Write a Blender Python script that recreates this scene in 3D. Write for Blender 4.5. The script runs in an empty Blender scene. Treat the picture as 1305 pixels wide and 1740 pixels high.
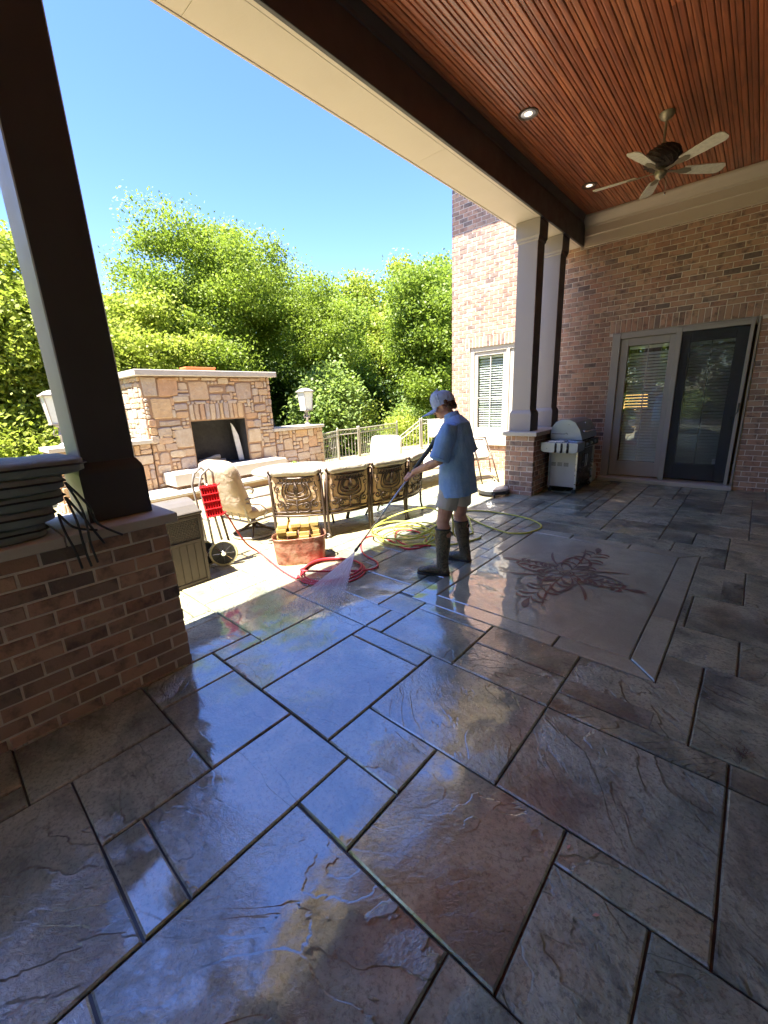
import bpy, bmesh, math, random
import numpy as np
from mathutils import Vector, Matrix, noise as mnoise
R = random.Random(7)
sc = bpy.context.scene
col = sc.collection
rad = math.radians

# ------------------------------------------------------------------ camera
cam_d = bpy.data.cameras.new('camera')
cam = bpy.data.objects.new('camera', cam_d)
col.objects.link(cam)
F_PX, PITCH, ROLL, YAW = 697.605, rad(15.21408), rad(2.57995), rad(-42.07984)
cam_d.sensor_fit = 'HORIZONTAL'
cam_d.sensor_width = 36.0
cam_d.lens = 36.0 * F_PX / 1305.0
cam_d.clip_start = 0.05
cam_d.clip_end = 2000
fw = Vector((math.sin(YAW) * math.cos(PITCH), math.cos(YAW) * math.cos(PITCH), -math.sin(PITCH)))
r0 = Vector((math.cos(YAW), -math.sin(YAW), 0))
d0 = fw.cross(r0)
rt = r0 * math.cos(ROLL) + d0 * math.sin(ROLL)
dn = d0 * math.cos(ROLL) - r0 * math.sin(ROLL)
M = Matrix((rt, -dn, -fw)).transposed().to_4x4()
M.translation = Vector((0, 0, 1.6))
cam.matrix_world = M
sc.camera = cam

# ------------------------------------------------------------------ world, sun, exposure
SUN_DX, SUN_DY = 0.02, 0.38          # horizontal shift of a shadow per metre of height
sun_dir = Vector((SUN_DX, SUN_DY, -1.0)).normalized()
SUN_EL = math.asin(-sun_dir.z)
SUN_AZ = math.atan2(-sun_dir.x, -sun_dir.y)     # azimuth of the sun measured from +Y towards +X
world = bpy.data.worlds.new('World')
sc.world = world
world.use_nodes = True
wn = world.node_tree
bgn = wn.nodes['Background']
sky = wn.nodes.new('ShaderNodeTexSky')
sky.sky_type = 'NISHITA'
sky.sun_disc = False
sky.sun_elevation = SUN_EL
sky.sun_rotation = SUN_AZ
sky.air_density = 1.0
sky.dust_density = 0.4
sky.ozone_density = 3.0
hsv = wn.nodes.new('ShaderNodeHueSaturation'); hsv.inputs['Saturation'].default_value = 1.22; hsv.inputs['Value'].default_value = .90; hsv.inputs['Hue'].default_value = .518
wn.links.new(sky.outputs['Color'], hsv.inputs['Color']); wn.links.new(hsv.outputs[0], bgn.inputs['Color'])
bgn.inputs['Strength'].default_value = 0.050
sun_d = bpy.data.lights.new('sun', 'SUN')
sun_d.energy = 2.45
sun_d.angle = rad(0.53)
sun_d.color = (1.0, 0.95, 0.86)
sun = bpy.data.objects.new('sun', sun_d)
sun.rotation_euler = sun_dir.to_track_quat('-Z', 'Y').to_euler()
sun.location = (0, -6, 14)
col.objects.link(sun)
sc.view_settings.view_transform = 'Standard'
sc.view_settings.look = 'None'
sc.view_settings.gamma = 1
sc.view_settings.use_curve_mapping = False
sc.view_settings.exposure = 3.55
sc.cycles.use_denoising = True
sc.cycles.max_bounces = 10
sc.cycles.diffuse_bounces = 6
sc.cycles.glossy_bounces = 4
sc.cycles.transmission_bounces = 4
sc.cycles.transparent_max_bounces = 12
sc.cycles.caustics_reflective = False
sc.cycles.caustics_refractive = False
sc.cycles.sample_clamp_indirect = 8

# ------------------------------------------------------------------ mesh helpers
class MB:
    def __init__(s):
        s.v = []; s.f = []
    def add(s, vs, fs):
        o = len(s.v)
        s.v.extend([tuple(p) for p in vs])
        s.f.extend([tuple(i + o for i in f) for f in fs])
        return s
    def box(s, a, b, bev=0.0, mat=None):
        x0, y0, z0 = a; x1, y1, z1 = b
        if bev <= 0:
            vs = [(x0,y0,z0),(x1,y0,z0),(x1,y1,z0),(x0,y1,z0),(x0,y0,z1),(x1,y0,z1),(x1,y1,z1),(x0,y1,z1)]
            fs = [(0,3,2,1),(4,5,6,7),(0,1,5,4),(1,2,6,5),(2,3,7,6),(3,0,4,7)]
        else:
            bm = bmesh.new()
            bmesh.ops.create_cube(bm, size=1)
            for v in bm.verts:
                v.co = Vector(((x0 + x1) / 2 + v.co.x * (x1 - x0), (y0 + y1) / 2 + v.co.y * (y1 - y0), (z0 + z1) / 2 + v.co.z * (z1 - z0)))
            bmesh.ops.bevel(bm, geom=bm.edges[:], offset=bev, segments=2 if bev > .01 else 1, affect='EDGES', profile=.5)
            vs = [v.co.copy() for v in bm.verts]
            bm.verts.index_update()
            fs = [[v.index for v in f.verts] for f in bm.faces]
            bm.free()
        if mat is not None:
            vs = [mat @ Vector(p) for p in vs]
        return s.add(vs, fs)
    def tube(s, pts, r, n=8, closed=False, cap=True):
        pts = [Vector(p) for p in pts]
        m = len(pts)
        rs = r if isinstance(r, (list, tuple)) else [r] * m
        vs = []; fs = []
        prev = None
        for i, p in enumerate(pts):
            if closed:
                t = pts[(i + 1) % m] - pts[i - 1]
            else:
                t = pts[min(i + 1, m - 1)] - pts[max(i - 1, 0)]
            if t.length < 1e-9: t = Vector((0, 0, 1))
            t.normalize()
            if prev is None:
                a = Vector((0, 0, 1)) if abs(t.z) < .9 else Vector((1, 0, 0))
                u = t.cross(a).normalized()
            else:
                u = prev - t * prev.dot(t)
                if u.length < 1e-6: u = t.orthogonal()
                u.normalize()
            prev = u
            w = t.cross(u)
            for k in range(n):
                an = 2 * math.pi * k / n
                vs.append(p + (u * math.cos(an) + w * math.sin(an)) * rs[i])
        rng = m if closed else m - 1
        for i in range(rng):
            for k in range(n):
                a = i * n + k; b = i * n + (k + 1) % n
                c = ((i + 1) % m) * n + (k + 1) % n; d = ((i + 1) % m) * n + k
                fs.append((a, b, c, d))
        if cap and not closed:
            fs.append(tuple(range(n - 1, -1, -1)))
            fs.append(tuple((m - 1) * n + k for k in range(n)))
        return s.add(vs, fs)
    def lathe(s, prof, c=(0, 0, 0), n=20, mat=None, sx=1, sy=1):
        vs = []; fs = []
        for (r, z) in prof:
            for k in range(n):
                an = 2 * math.pi * k / n
                p = Vector((r * math.cos(an) * sx, r * math.sin(an) * sy, z))
                if mat is not None: p = mat @ p
                vs.append(p + Vector(c))
        for i in range(len(prof) - 1):
            for k in range(n):
                fs.append((i * n + k, i * n + (k + 1) % n, (i + 1) * n + (k + 1) % n, (i + 1) * n + k))
        fs.append(tuple(range(n - 1, -1, -1)))
        fs.append(tuple((len(prof) - 1) * n + k for k in range(n)))
        return s.add(vs, fs)
    def prism(s, poly, z0, z1, bev=0.0, to=None):
        """poly: CCW (x, y); extruded z0 -> z1, top edge chamfered"""
        n = len(poly)
        cx = sum(p[0] for p in poly) / n; cy = sum(p[1] for p in poly) / n
        lay = [(poly, z0), (poly, z1 - bev if bev else z1)]
        if bev:
            ins = inset(poly, bev)
            lay.append((ins, z1))
        vs = []
        for pl, z in lay:
            vs += [Vector((x, y, z)) for x, y in pl]
        fs = []
        for i in range(len(lay) - 1):
            for k in range(n):
                fs.append((i * n + k, i * n + (k + 1) % n, (i + 1) * n + (k + 1) % n, (i + 1) * n + k))
        fs.append(tuple((len(lay) - 1) * n + k for k in range(n)))
        fs.append(tuple(range(n - 1, -1, -1)))
        if to is not None: vs = [to @ v for v in vs]
        return s.add(vs, fs)
    def loft(s, rings, n=16, cap=True, mat=None):
        """rings: (centre, ru, rw, axis u) ellipses; w is perpendicular to path and u"""
        vs = []; fs = []
        m = len(rings)
        C = [Vector(r[0]) for r in rings]
        for i, r in enumerate(rings):
            t = (C[min(i + 1, m - 1)] - C[max(i - 1, 0)]).normalized()
            u = Vector(r[3]); u = (u - t * u.dot(t)).normalized()
            w = t.cross(u)
            for k in range(n):
                an = 2 * math.pi * k / n
                vs.append(C[i] + u * math.cos(an) * r[1] + w * math.sin(an) * r[2])
        for i in range(m - 1):
            for k in range(n):
                fs.append((i * n + k, i * n + (k + 1) % n, (i + 1) * n + (k + 1) % n, (i + 1) * n + k))
        if cap:
            fs.append(tuple(range(n - 1, -1, -1)))
            fs.append(tuple((m - 1) * n + k for k in range(n)))
        return s.add(vs, fs)
    def ell(s, c, r, n=14, m=9, mat=None):
        vs = []; fs = []
        for i in range(m + 1):
            th = math.pi * i / m
            for k in range(n):
                an = 2 * math.pi * k / n
                st = max(math.sin(th), .02)
                p = Vector((r[0] * st * math.cos(an), r[1] * st * math.sin(an), r[2] * math.cos(th)))
                if mat is not None: p = mat @ p
                vs.append(p + Vector(c))
        for i in range(m):
            for k in range(n):
                fs.append((i * n + k, (i + 1) * n + k, (i + 1) * n + (k + 1) % n, i * n + (k + 1) % n))
        fs.append(tuple(range(n)))
        fs.append(tuple(m * n + k for k in range(n - 1, -1, -1)))
        return s.add(vs, fs)
    def mesh(s, name, smooth=False):
        me = bpy.data.meshes.new(name)
        me.from_pydata(s.v, [], s.f)
        me.update()
        if smooth:
            me.polygons.foreach_set('use_smooth', [True] * len(me.polygons))
            if smooth != 'all':
                me.set_sharp_from_angle(angle=rad(40))
        return me

def inset(poly, d):
    n = len(poly); out = []
    for i in range(n):
        p0 = Vector(poly[i - 1]); p1 = Vector(poly[i]); p2 = Vector(poly[(i + 1) % n])
        e1 = (p1 - p0).normalized(); e2 = (p2 - p1).normalized()
        n1 = Vector((-e1.y, e1.x)); n2 = Vector((-e2.y, e2.x))
        b = (n1 + n2)
        if b.length < 1e-6: b = n1
        b.normalize()
        k = d / max(.35, b.dot(n1))
        out.append((p1.x + b.x * k, p1.y + b.y * k))
    return out

def link(name, me, mat=None, parent=None, kind=None, smooth=False, loc=None):
    if isinstance(me, MB):
        me = me.mesh(name, smooth)
    o = bpy.data.objects.new(name, me)
    if mat is not None and len(me.materials) == 0:
        me.materials.append(mat)
    col.objects.link(o)
    if parent is not None: o.parent = parent
    if kind: o['kind'] = kind
    if loc is not None: o.location = loc
    return o
def tag(o, label, cat, group=None, kind=None):
    o['label'] = label; o['category'] = cat
    if group: o['group'] = group
    if kind: o['kind'] = kind
    return o
def empty(name, loc, label, cat, group=None, rz=0):
    o = bpy.data.objects.new(name, None)
    o.empty_display_size = .1
    o.location = loc; o.rotation_euler = (0, 0, rz)
    col.objects.link(o)
    return tag(o, label, cat, group)
def copy_tree(o, parent=None):
    c = o.copy(); col.objects.link(c); c.parent = parent
    for ch in list(o.children): copy_tree(ch, c)
    return c

# ------------------------------------------------------------------ materials
def newmat(name):
    m = bpy.data.materials.new(name); m.use_nodes = True
    nt = m.node_tree
    return m, nt, nt.nodes['Principled BSDF'], nt.nodes, nt.links
def N(nt, t, **kw):
    n = nt.nodes.new(t)
    for k, v in kw.items():
        if k.startswith('i_'):
            key = k[2:].replace('_', ' ')
            n.inputs[key].default_value = v
        else: setattr(n, k, v)
    return n
def mathn(nt, op, a, b=None, c=None, clamp=False):
    n = nt.nodes.new('ShaderNodeMath'); n.operation = op; n.use_clamp = clamp
    for i, x in enumerate((a, b, c)):
        if x is None: continue
        if isinstance(x, (int, float)): n.inputs[i].default_value = x
        else: nt.links.new(x, n.inputs[i])
    return n.outputs[0]
def mapr(nt, x, a, b, c, d, smooth=False):
    n = nt.nodes.new('ShaderNodeMapRange'); n.clamp = True
    if smooth: n.interpolation_type = 'SMOOTHSTEP'
    nt.links.new(x, n.inputs[0])
    for i, v in enumerate((a, b, c, d)):
        if isinstance(v, (int, float)): n.inputs[1 + i].default_value = v
        else: nt.links.new(v, n.inputs[1 + i])
    return n.outputs[0]
def ramp(nt, x, stops):
    n = nt.nodes.new('ShaderNodeValToRGB')
    cr = n.color_ramp
    while len(cr.elements) > 1: cr.elements.remove(cr.elements[-1])
    cr.elements[0].position = stops[0][0]; cr.elements[0].color = (*stops[0][1], 1)
    for p, c in stops[1:]:
        e = cr.elements.new(p); e.color = (*c, 1)
    nt.links.new(x, n.inputs[0])
    return n.outputs[0]
def mixc(nt, f, a, b, mode='MIX'):
    n = nt.nodes.new('ShaderNodeMix'); n.data_type = 'RGBA'; n.blend_type = mode
    if isinstance(f, (int, float)): n.inputs[0].default_value = f
    else: nt.links.new(f, n.inputs[0])
    for i, x in ((6, a), (7, b)):
        if isinstance(x, tuple): n.inputs[i].default_value = (*x, 1)
        else: nt.links.new(x, n.inputs[i])
    return n.outputs[2]
def nz(nt, vec, scale, detail=4, rough=.55, dist=0.0):
    n = nt.nodes.new('ShaderNodeTexNoise')
    n.inputs['Scale'].default_value = scale; n.inputs['Detail'].default_value = detail
    n.inputs['Roughness'].default_value = rough; n.inputs['Distortion'].default_value = dist
    if vec is not None: nt.links.new(vec, n.inputs['Vector'])
    return n.outputs['Fac']
def bump(nt, h, dist, strength=1.0, normal=None):
    n = nt.nodes.new('ShaderNodeBump')
    n.inputs['Distance'].default_value = dist; n.inputs['Strength'].default_value = strength
    nt.links.new(h, n.inputs['Height'])
    if normal is not None: nt.links.new(normal, n.inputs['Normal'])
    return n.outputs[0]
def wpos(nt):
    g = nt.nodes.new('ShaderNodeNewGeometry'); return g.outputs['Position']
def rnd(nt):
    """per-object plus per-island random"""
    g = nt.nodes.new('ShaderNodeNewGeometry'); o = nt.nodes.new('ShaderNodeObjectInfo')
    return mathn(nt, 'FRACT', mathn(nt, 'ADD', mathn(nt, 'MULTIPLY', g.outputs['Random Per Island'], 7.31), mathn(nt, 'MULTIPLY', o.outputs['Random'], 5.77)))
def offs(nt, pos, r, k=37.0):
    c = nt.nodes.new('ShaderNodeCombineXYZ')
    a = mathn(nt, 'MULTIPLY', r, k)
    nt.links.new(a, c.inputs[0]); nt.links.new(mathn(nt, 'MULTIPLY', r, k * 1.7), c.inputs[1]); nt.links.new(mathn(nt, 'MULTIPLY', r, k * .6), c.inputs[2])
    v = nt.nodes.new('ShaderNodeVectorMath'); v.operation = 'ADD'
    nt.links.new(pos, v.inputs[0]); nt.links.new(c.outputs[0], v.inputs[1])
    return v.outputs[0]
def scalev(nt, pos, s):
    v = nt.nodes.new('ShaderNodeVectorMath'); v.operation = 'MULTIPLY'
    nt.links.new(pos, v.inputs[0]); v.inputs[1].default_value = s
    return v.outputs[0]

def simple(name, c, rough=.5, metal=0.0, var=.15, scale=8.0, bmp=0.0, bscale=60, spec=.5, island=False):
    m, nt, b, nn, L = newmat(name)
    p = wpos(nt)
    f = nz(nt, p, scale, 5)
    lo = tuple(x * (1 - var) for x in c); hi = tuple(min(1, x * (1 + var)) for x in c)
    cc = mixc(nt, f, lo, hi)
    if island:
        r = rnd(nt)
        cc = mixc(nt, mapr(nt, r, 0, 1, 0, .55), cc, tuple(x * .62 for x in c))
    L.new(cc, b.inputs['Base Color'])
    b.inputs['Metallic'].default_value = metal
    L.new(mapr(nt, nz(nt, p, scale * 2.3, 4), .3, .7, max(0.02, rough - .08), min(1, rough + .08)), b.inputs['Roughness'])
    b.inputs['Specular IOR Level'].default_value = spec
    if bmp: L.new(bump(nt, nz(nt, p, bscale, 4), bmp), b.inputs['Normal'])
    return m

def brick_mat(name, stops, rough=.85):
    m, nt, b, nn, L = newmat(name)
    p = wpos(nt); r = rnd(nt); q = offs(nt, p, r)
    base = ramp(nt, r, stops)
    f = nz(nt, q, 9, 6, .65)
    dark = mixc(nt, mapr(nt, f, .50, .68, 0, .75), base, (.075, .05, .045))
    f2 = nz(nt, q, 26, 5, .6)
    pale = mixc(nt, mapr(nt, f2, .60, .78, 0, .40), dark, (.52, .34, .26))
    L.new(pale, b.inputs['Base Color'])
    b.inputs['Roughness'].default_value = rough
    h = mathn(nt, 'ADD', mathn(nt, 'MULTIPLY', nz(nt, q, 45, 6, .7), 1.0), mathn(nt, 'MULTIPLY', nz(nt, q, 14, 3), 1.2))
    L.new(bump(nt, h, .006), b.inputs['Normal'])
    return m
M_brick = brick_mat('red_brick', [(0, (.50, .285, .195)), (.22, (.41, .22, .15)), (.45, (.58, .36, .245)), (.6, (.28, .17, .13)), (.8, (.49, .305, .21)), (.92, (.35, .24, .185)), (1, (.18, .125, .105))])
def mortar_mat():
    m, nt, b, nn, L = newmat('mortar')
    p = wpos(nt)
    L.new(ramp(nt, nz(nt, p, 18, 6, .7), [(.3, (.68, .58, .49)), (.7, (.84, .74, .64))]), b.inputs['Base Color'])
    b.inputs['Roughness'].default_value = .95
    L.new(bump(nt, nz(nt, p, 120, 5), .004), b.inputs['Normal'])
    return m
M_mortar = mortar_mat()
def stone_mat(name, stops, bs=.008):
    m, nt, b, nn, L = newmat(name)
    p = wpos(nt); r = rnd(nt); q = offs(nt, p, r)
    base = ramp(nt, r, stops)
    f = nz(nt, q, 6, 7, .65, .4)
    c = mixc(nt, mapr(nt, f, .35, .7, 0, .55), base, (.36, .22, .12))
    c = mixc(nt, mapr(nt, nz(nt, q, 22, 5, .7), .55, .75, 0, .5), c, (.62, .53, .42))
    L.new(c, b.inputs['Base Color'])
    b.inputs['Roughness'].default_value = .9
    h = mathn(nt, 'ADD', nz(nt, q, 11, 7, .65, .3), mathn(nt, 'MULTIPLY', nz(nt, q, 50, 5, .7), .4))
    L.new(bump(nt, h, bs * 3), b.inputs['Normal'])
    return m
M_stone = stone_mat('rubble_stone', [(0, (.54, .39, .26)), (.2, (.46, .34, .25)), (.36, (.40, .35, .33)), (.5, (.60, .43, .25)), (.64, (.50, .30, .18)), (.8, (.58, .48, .36)), (1, (.44, .37, .31))])
M_stonemortar = simple('stone_mortar', (.33, .21, .13), .95, bmp=.006, bscale=50)
M_limestone = simple('limestone_cap', (.50, .45, .38), .75, var=.18, scale=5, bmp=.002, bscale=80, island=False)
M_taupe = simple('taupe_paint', (.36, .31, .28), .45, var=.06, scale=2.5, bmp=.0006, bscale=30)
M_soffit = simple('soffit_paint', (.60, .52, .43), .55, var=.05, scale=2, bmp=.0008, bscale=40)
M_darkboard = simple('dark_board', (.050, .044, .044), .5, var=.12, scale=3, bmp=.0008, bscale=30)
M_cornice = simple('cornice_paint', (.56, .46, .37), .5, var=.05, scale=3)
M_white = simple('white_vinyl', (.52, .47, .40), .4, var=.05)
M_doorcase = simple('door_casing_paint', (.36, .32, .28), .45, var=.06)
M_bronzeframe = simple('dark_screen_frame', (.06, .062, .07), .45, var=.1)
M_blind = simple('blind_slat', (.78, .76, .70), .5, var=.04)
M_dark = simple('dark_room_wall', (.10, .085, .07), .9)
M_black = simple('black_rubber', (.018, .018, .02), .45, bmp=.0006)
M_blackplastic = simple('black_plastic', (.025, .025, .028), .35)
M_steel = simple('brushed_steel', (.55, .55, .56), .3, metal=.9, var=.08, bmp=.0004, bscale=200)
M_chrome = simple('chrome', (.75, .75, .77), .15, metal=1.0, var=.04)
M_bronze = simple('cast_bronze_iron', (.085, .058, .042), .4, metal=.35, var=.25, scale=30, bmp=.001)
M_pewter = simple('pewter_iron', (.30, .27, .24), .4, metal=.5, var=.2, scale=30)
def cushion_mat(name, c, bs=.01):
    m, nt, b, nn, L = newmat(name)
    p = wpos(nt)
    L.new(mixc(nt, mapr(nt, nz(nt, p, 7, 5), .35, .65, 0, 1), tuple(x * .84 for x in c), c), b.inputs['Base Color'])
    b.inputs['Roughness'].default_value = .95
    b.inputs['Sheen Weight'].default_value = .2
    h = mathn(nt, 'ADD', mathn(nt, 'MULTIPLY', nz(nt, p, 9, 3, .5, 1.0), 1.0), mathn(nt, 'MULTIPLY', nz(nt, p, 300, 2), .06))
    L.new(bump(nt, h, bs), b.inputs['Normal'])
    return m
M_cushion = cushion_mat('cream_cushion', (.52, .40, .28), .012)
M_cushtan = cushion_mat('tan_cushion', (.64, .44, .25), .012)
M_cushwhite = cushion_mat('pale_cushion', (.58, .52, .42), .012)

def ceiling_mat():
    m, nt, b, nn, L = newmat('stained_beadboard')
    p = wpos(nt); r = rnd(nt); q = offs(nt, p, r)
    s = scalev(nt, q, (14, .9, 14))
    f = nz(nt, s, 2.2, 7, .6, .6)
    base = ramp(nt, r, [(0, (.34, .090, .034)), (.3, (.44, .125, .048)), (.6, (.29, .075, .030)), (.85, (.52, .165, .064)), (1, (.38, .10, .040))])
    c = mixc(nt, mapr(nt, f, .42, .66, 0, .7), base, (.11, .032, .017))
    c = mixc(nt, mapr(nt, nz(nt, q, 1.7, 4), .48, .75, 0, .45), c, (.13, .04, .02))
    L.new(c, b.inputs['Base Color'])
    L.new(mapr(nt, nz(nt, s, 1.5, 4), .3, .7, .30, .50), b.inputs['Roughness'])
    b.inputs['Coat Weight'].default_value = .35
    b.inputs['Coat Roughness'].default_value = .22
    L.new(bump(nt, f, .0012), b.inputs['Normal'])
    return m
M_ceiling = ceiling_mat()

def floor_mat(name, smoothslab=False):
    m, nt, b, nn, L = newmat(name)
    p = wpos(nt); r = rnd(nt)
    vr = nt.nodes.new('ShaderNodeVectorRotate'); vr.rotation_type = 'Z_AXIS'
    L.new(p, vr.inputs['Vector']); L.new(mathn(nt, 'MULTIPLY', mathn(nt, 'SUBTRACT', mathn(nt, 'FRACT', mathn(nt, 'MULTIPLY', r, 17.3)), .5), 1.6), vr.inputs['Angle'])
    q = offs(nt, vr.outputs[0], r)
    # relief: cleft steps + undulation + grit, in metres
    st = scalev(nt, q, (1.0, 2.3, 1.0))
    n1 = nz(nt, st, 1.7, 4.5, .50, .5)
    k = 8.0 if not smoothslab else 3.0
    t = mathn(nt, 'MULTIPLY', n1, k)
    fr = mathn(nt, 'FRACT', t)
    terr = mathn(nt, 'ADD', mathn(nt, 'FLOOR', t), mapr(nt, fr, .86, 1.0, 0, 1, True))
    amp = .0042 if not smoothslab else .0006
    mask = mapr(nt, nz(nt, q, 1.3, 2), .38, .58, .12, 1)
    terr = mathn(nt, 'MULTIPLY', mathn(nt, 'MULTIPLY', terr, amp), mask)
    und = mathn(nt, 'MULTIPLY', nz(nt, q, 3.0, 5, .55), .014 if not smoothslab else .004)
    rg = mathn(nt, 'MULTIPLY', mathn(nt, 'MULTIPLY', nz(nt, scalev(nt, q, (1, 1.55, 1)), 24, 7, .68, .5), .0110 if not smoothslab else .0020), mapr(nt, nz(nt, q, 1.9, 3), .42, .62, .15, 1))
    grit = mathn(nt, 'MULTIPLY', nz(nt, p, 70, 5, .65), .0022)
    H = mathn(nt, 'ADD', mathn(nt, 'ADD', terr, und), mathn(nt, 'ADD', rg, grit))
    # wetness: the hosed porch side is wet, the sunlit terrace mostly dry, a puddle under the sofa
    sx = nt.nodes.new('ShaderNodeSeparateXYZ'); L.new(p, sx.inputs[0])
    jitter = mathn(nt, 'MULTIPLY', mathn(nt, 'SUBTRACT', nz(nt, p, 2.2, 4), .5), .9)
    wet = mapr(nt, mathn(nt, 'ADD', sx.outputs[0], jitter), -3.35, -3.0, .12, 1)
    dp = nt.nodes.new('ShaderNodeVectorMath'); dp.operation = 'DISTANCE'; L.new(p, dp.inputs[0]); dp.inputs[1].default_value = (-3.9, 4.7, 0)
    pud = mapr(nt, mathn(nt, 'ADD', dp.outputs['Value'], jitter), .75, 1.05, 1, 0)
    wet = mathn(nt, 'MAXIMUM', wet, pud)
    # water level relative to the relief; deepest where the water has been pushed
    dq = nt.nodes.new('ShaderNodeVectorMath'); dq.operation = 'DISTANCE'; L.new(scalev(nt, p, (1, .8, 0)), dq.inputs[0]); dq.inputs[1].default_value = (-1.9, 1.5, 0)
    near = mapr(nt, dq.outputs['Value'], .5, 2.0, .012, -.005)
    wl = mathn(nt, 'ADD', mathn(nt, 'ADD', mathn(nt, 'MULTIPLY', mathn(nt, 'SUBTRACT', nz(nt, p, 1.1, 3), .5), .040), .0245 if not smoothslab else .0055), near)
    lvl = mathn(nt, 'SUBTRACT', wl, mathn(nt, 'MULTIPLY', mathn(nt, 'SUBTRACT', 1.0, wet), .02))
    depth = mathn(nt, 'SUBTRACT', lvl, H)
    inw = mapr(nt, depth, -.0008, .0010, 0, 1, True)
    Hs = mathn(nt, 'SMOOTH_MAX', H, lvl, .0012)
    rip = mathn(nt, 'MULTIPLY', nz(nt, p, 9, 2), .0009)
    Hs = mathn(nt, 'ADD', mathn(nt, 'ADD', Hs, rip), mathn(nt, 'MULTIPLY', mathn(nt, 'ADD', terr, rg), .22))
    nb = bump(nt, mathn(nt, 'MULTIPLY', H, 1.8), 1.0); nc = bump(nt, Hs, 1.0)
    # colour
    c = ramp(nt, nz(nt, q, 2.4, 6, .62, .5), [(.28, (.075, .092, .075)), (.42, (.31, .37, .29)), (.55, (.54, .56, .42)), (.70, (.18, .215, .175))])
    tint = ramp(nt, r, [(0, (.80, .86, .90)), (.35, (.96, .98, .94)), (.7, (1.0, .93, .82)), (1, (.80, .82, .80))])
    c = mixc(nt, 1.0, c, tint, 'MULTIPLY')
    c = mixc(nt, mapr(nt, nz(nt, q, 1.1, 4, .6), .50, .62, 0, .65), c, (.06, .064, .058))
    crev = mathn(nt, 'MULTIPLY', mathn(nt, 'MULTIPLY', mapr(nt, fr, .78, .90, 0, 1, True), mapr(nt, fr, .95, 1.0, 1, 0)), mask)  # dark cleft lines: grime plus relief shading put into the colour
    c = mixc(nt, mathn(nt, 'MULTIPLY', crev, .42 if not smoothslab else .25), c, (.05, .048, .045))
    c = mixc(nt, mapr(nt, nz(nt, q, 30, 4, .7), .56, .74, 0, .50), c, (.44, .42, .33))
    c = mixc(nt, mapr(nt, nz(nt, p, 55, 6, .75), .38, .50, .55, 0), c, (.05, .055, .048))
    dry = mixc(nt, .66, c, (.34, .25, .10))
    c = mixc(nt, wet, dry, c)
    c = mixc(nt, mathn(nt, 'MULTIPLY', wet, .12), c, (.02, .018, .014), 'MIX')
    if smoothslab: c = mixc(nt, .55, c, (.40, .43, .33))
    L.new(c, b.inputs['Base Color'])
    L.new(mixc(nt, wet, (.75, .75, .75), (.42, .42, .42)), b.inputs['Roughness'])
    L.new(nb, b.inputs['Normal'])
    # soaked where the spray and run-off pass, only damp toward the right and the house
    ds = nt.nodes.new('ShaderNodeVectorMath'); ds.operation = 'DISTANCE'; L.new(scalev(nt, p, (1, .62, 0)), ds.inputs[0]); ds.inputs[1].default_value = (-1.75, .95, 0)
    soak = mapr(nt, mathn(nt, 'ADD', ds.outputs['Value'], mathn(nt, 'MULTIPLY', mathn(nt, 'SUBTRACT', nz(nt, p, 1.7, 5, .6), .5), 1.1)), 1.05, 1.75, 1, 0, True)
    pudd = mathn(nt, 'MULTIPLY', inw, mapr(nt, soak, 0, 1, .55, 1))
    L.new(mathn(nt, 'MULTIPLY', wet, mapr(nt, mathn(nt, 'MAXIMUM', pudd, soak), 0, 1, .32 if not smoothslab else .75, 1)), b.inputs['Coat Weight'])
    L.new(mapr(nt, inw, 0, 1, .10, .012), b.inputs['Coat Roughness'])
    L.new(mapr(nt, soak, 0, 1, 1.75 if not smoothslab else 2.3, 2.9), b.inputs['Coat IOR'])
    L.new(nc, b.inputs['Coat Normal'])
    return m
M_floor = floor_mat('stamped_slate_concrete')
M_floorsmooth = floor_mat('smooth_stamped_concrete', True)
M_groove = simple('joint_grime', (.045, .042, .038), .35, bmp=.002, bscale=80)
M_groove.node_tree.nodes['Principled BSDF'].inputs['Coat Weight'].default_value = .25
M_groove.node_tree.nodes['Principled BSDF'].inputs['Coat IOR'].default_value = 1.9
M_groove.node_tree.nodes['Principled BSDF'].inputs['Coat Roughness'].default_value = .12

def leaf_mat(name, a, b2, trans=.48):
    m, nt, b, nn, L = newmat(name)
    g = nt.nodes.new('ShaderNodeNewGeometry')
    c = mixc(nt, g.outputs['Random Per Island'], a, b2)
    c = mixc(nt, mapr(nt, nz(nt, g.outputs['Position'], .7, 3), .35, .7, 0, .45), c, tuple(x * .55 for x in a))
    L.new(c, b.inputs['Base Color'])
    b.inputs['Roughness'].default_value = .5
    b.inputs['Specular IOR Level'].default_value = .35
    tr = nt.nodes.new('ShaderNodeBsdfTranslucent')
    L.new(mixc(nt, .5, c, (.30, .42, .04)), tr.inputs['Color'])
    mx = nt.nodes.new('ShaderNodeMixShader'); mx.inputs[0].default_value = trans
    L.new(b.outputs[0], mx.inputs[1]); L.new(tr.outputs[0], mx.inputs[2])
    L.new(mx.outputs[0], nt.nodes['Material Output'].inputs[0])
    return m
M_leaf_maple = leaf_mat('maple_leaf', (.16, .235, .025), (.30, .37, .050))
M_leaf_bright = leaf_mat('lime_leaf', (.27, .33, .040), (.46, .48, .085))
M_leaf_mid = leaf_mat('wood_leaf', (.14, .22, .028), (.27, .35, .055))
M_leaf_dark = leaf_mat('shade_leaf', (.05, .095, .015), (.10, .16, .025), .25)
M_leaf_pale = leaf_mat('pale_shrub_leaf', (.18, .27, .06), (.32, .40, .13))
M_bark = simple('bark', (.13, .10, .075), .95, var=.35, scale=12, bmp=.02, bscale=14)
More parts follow.
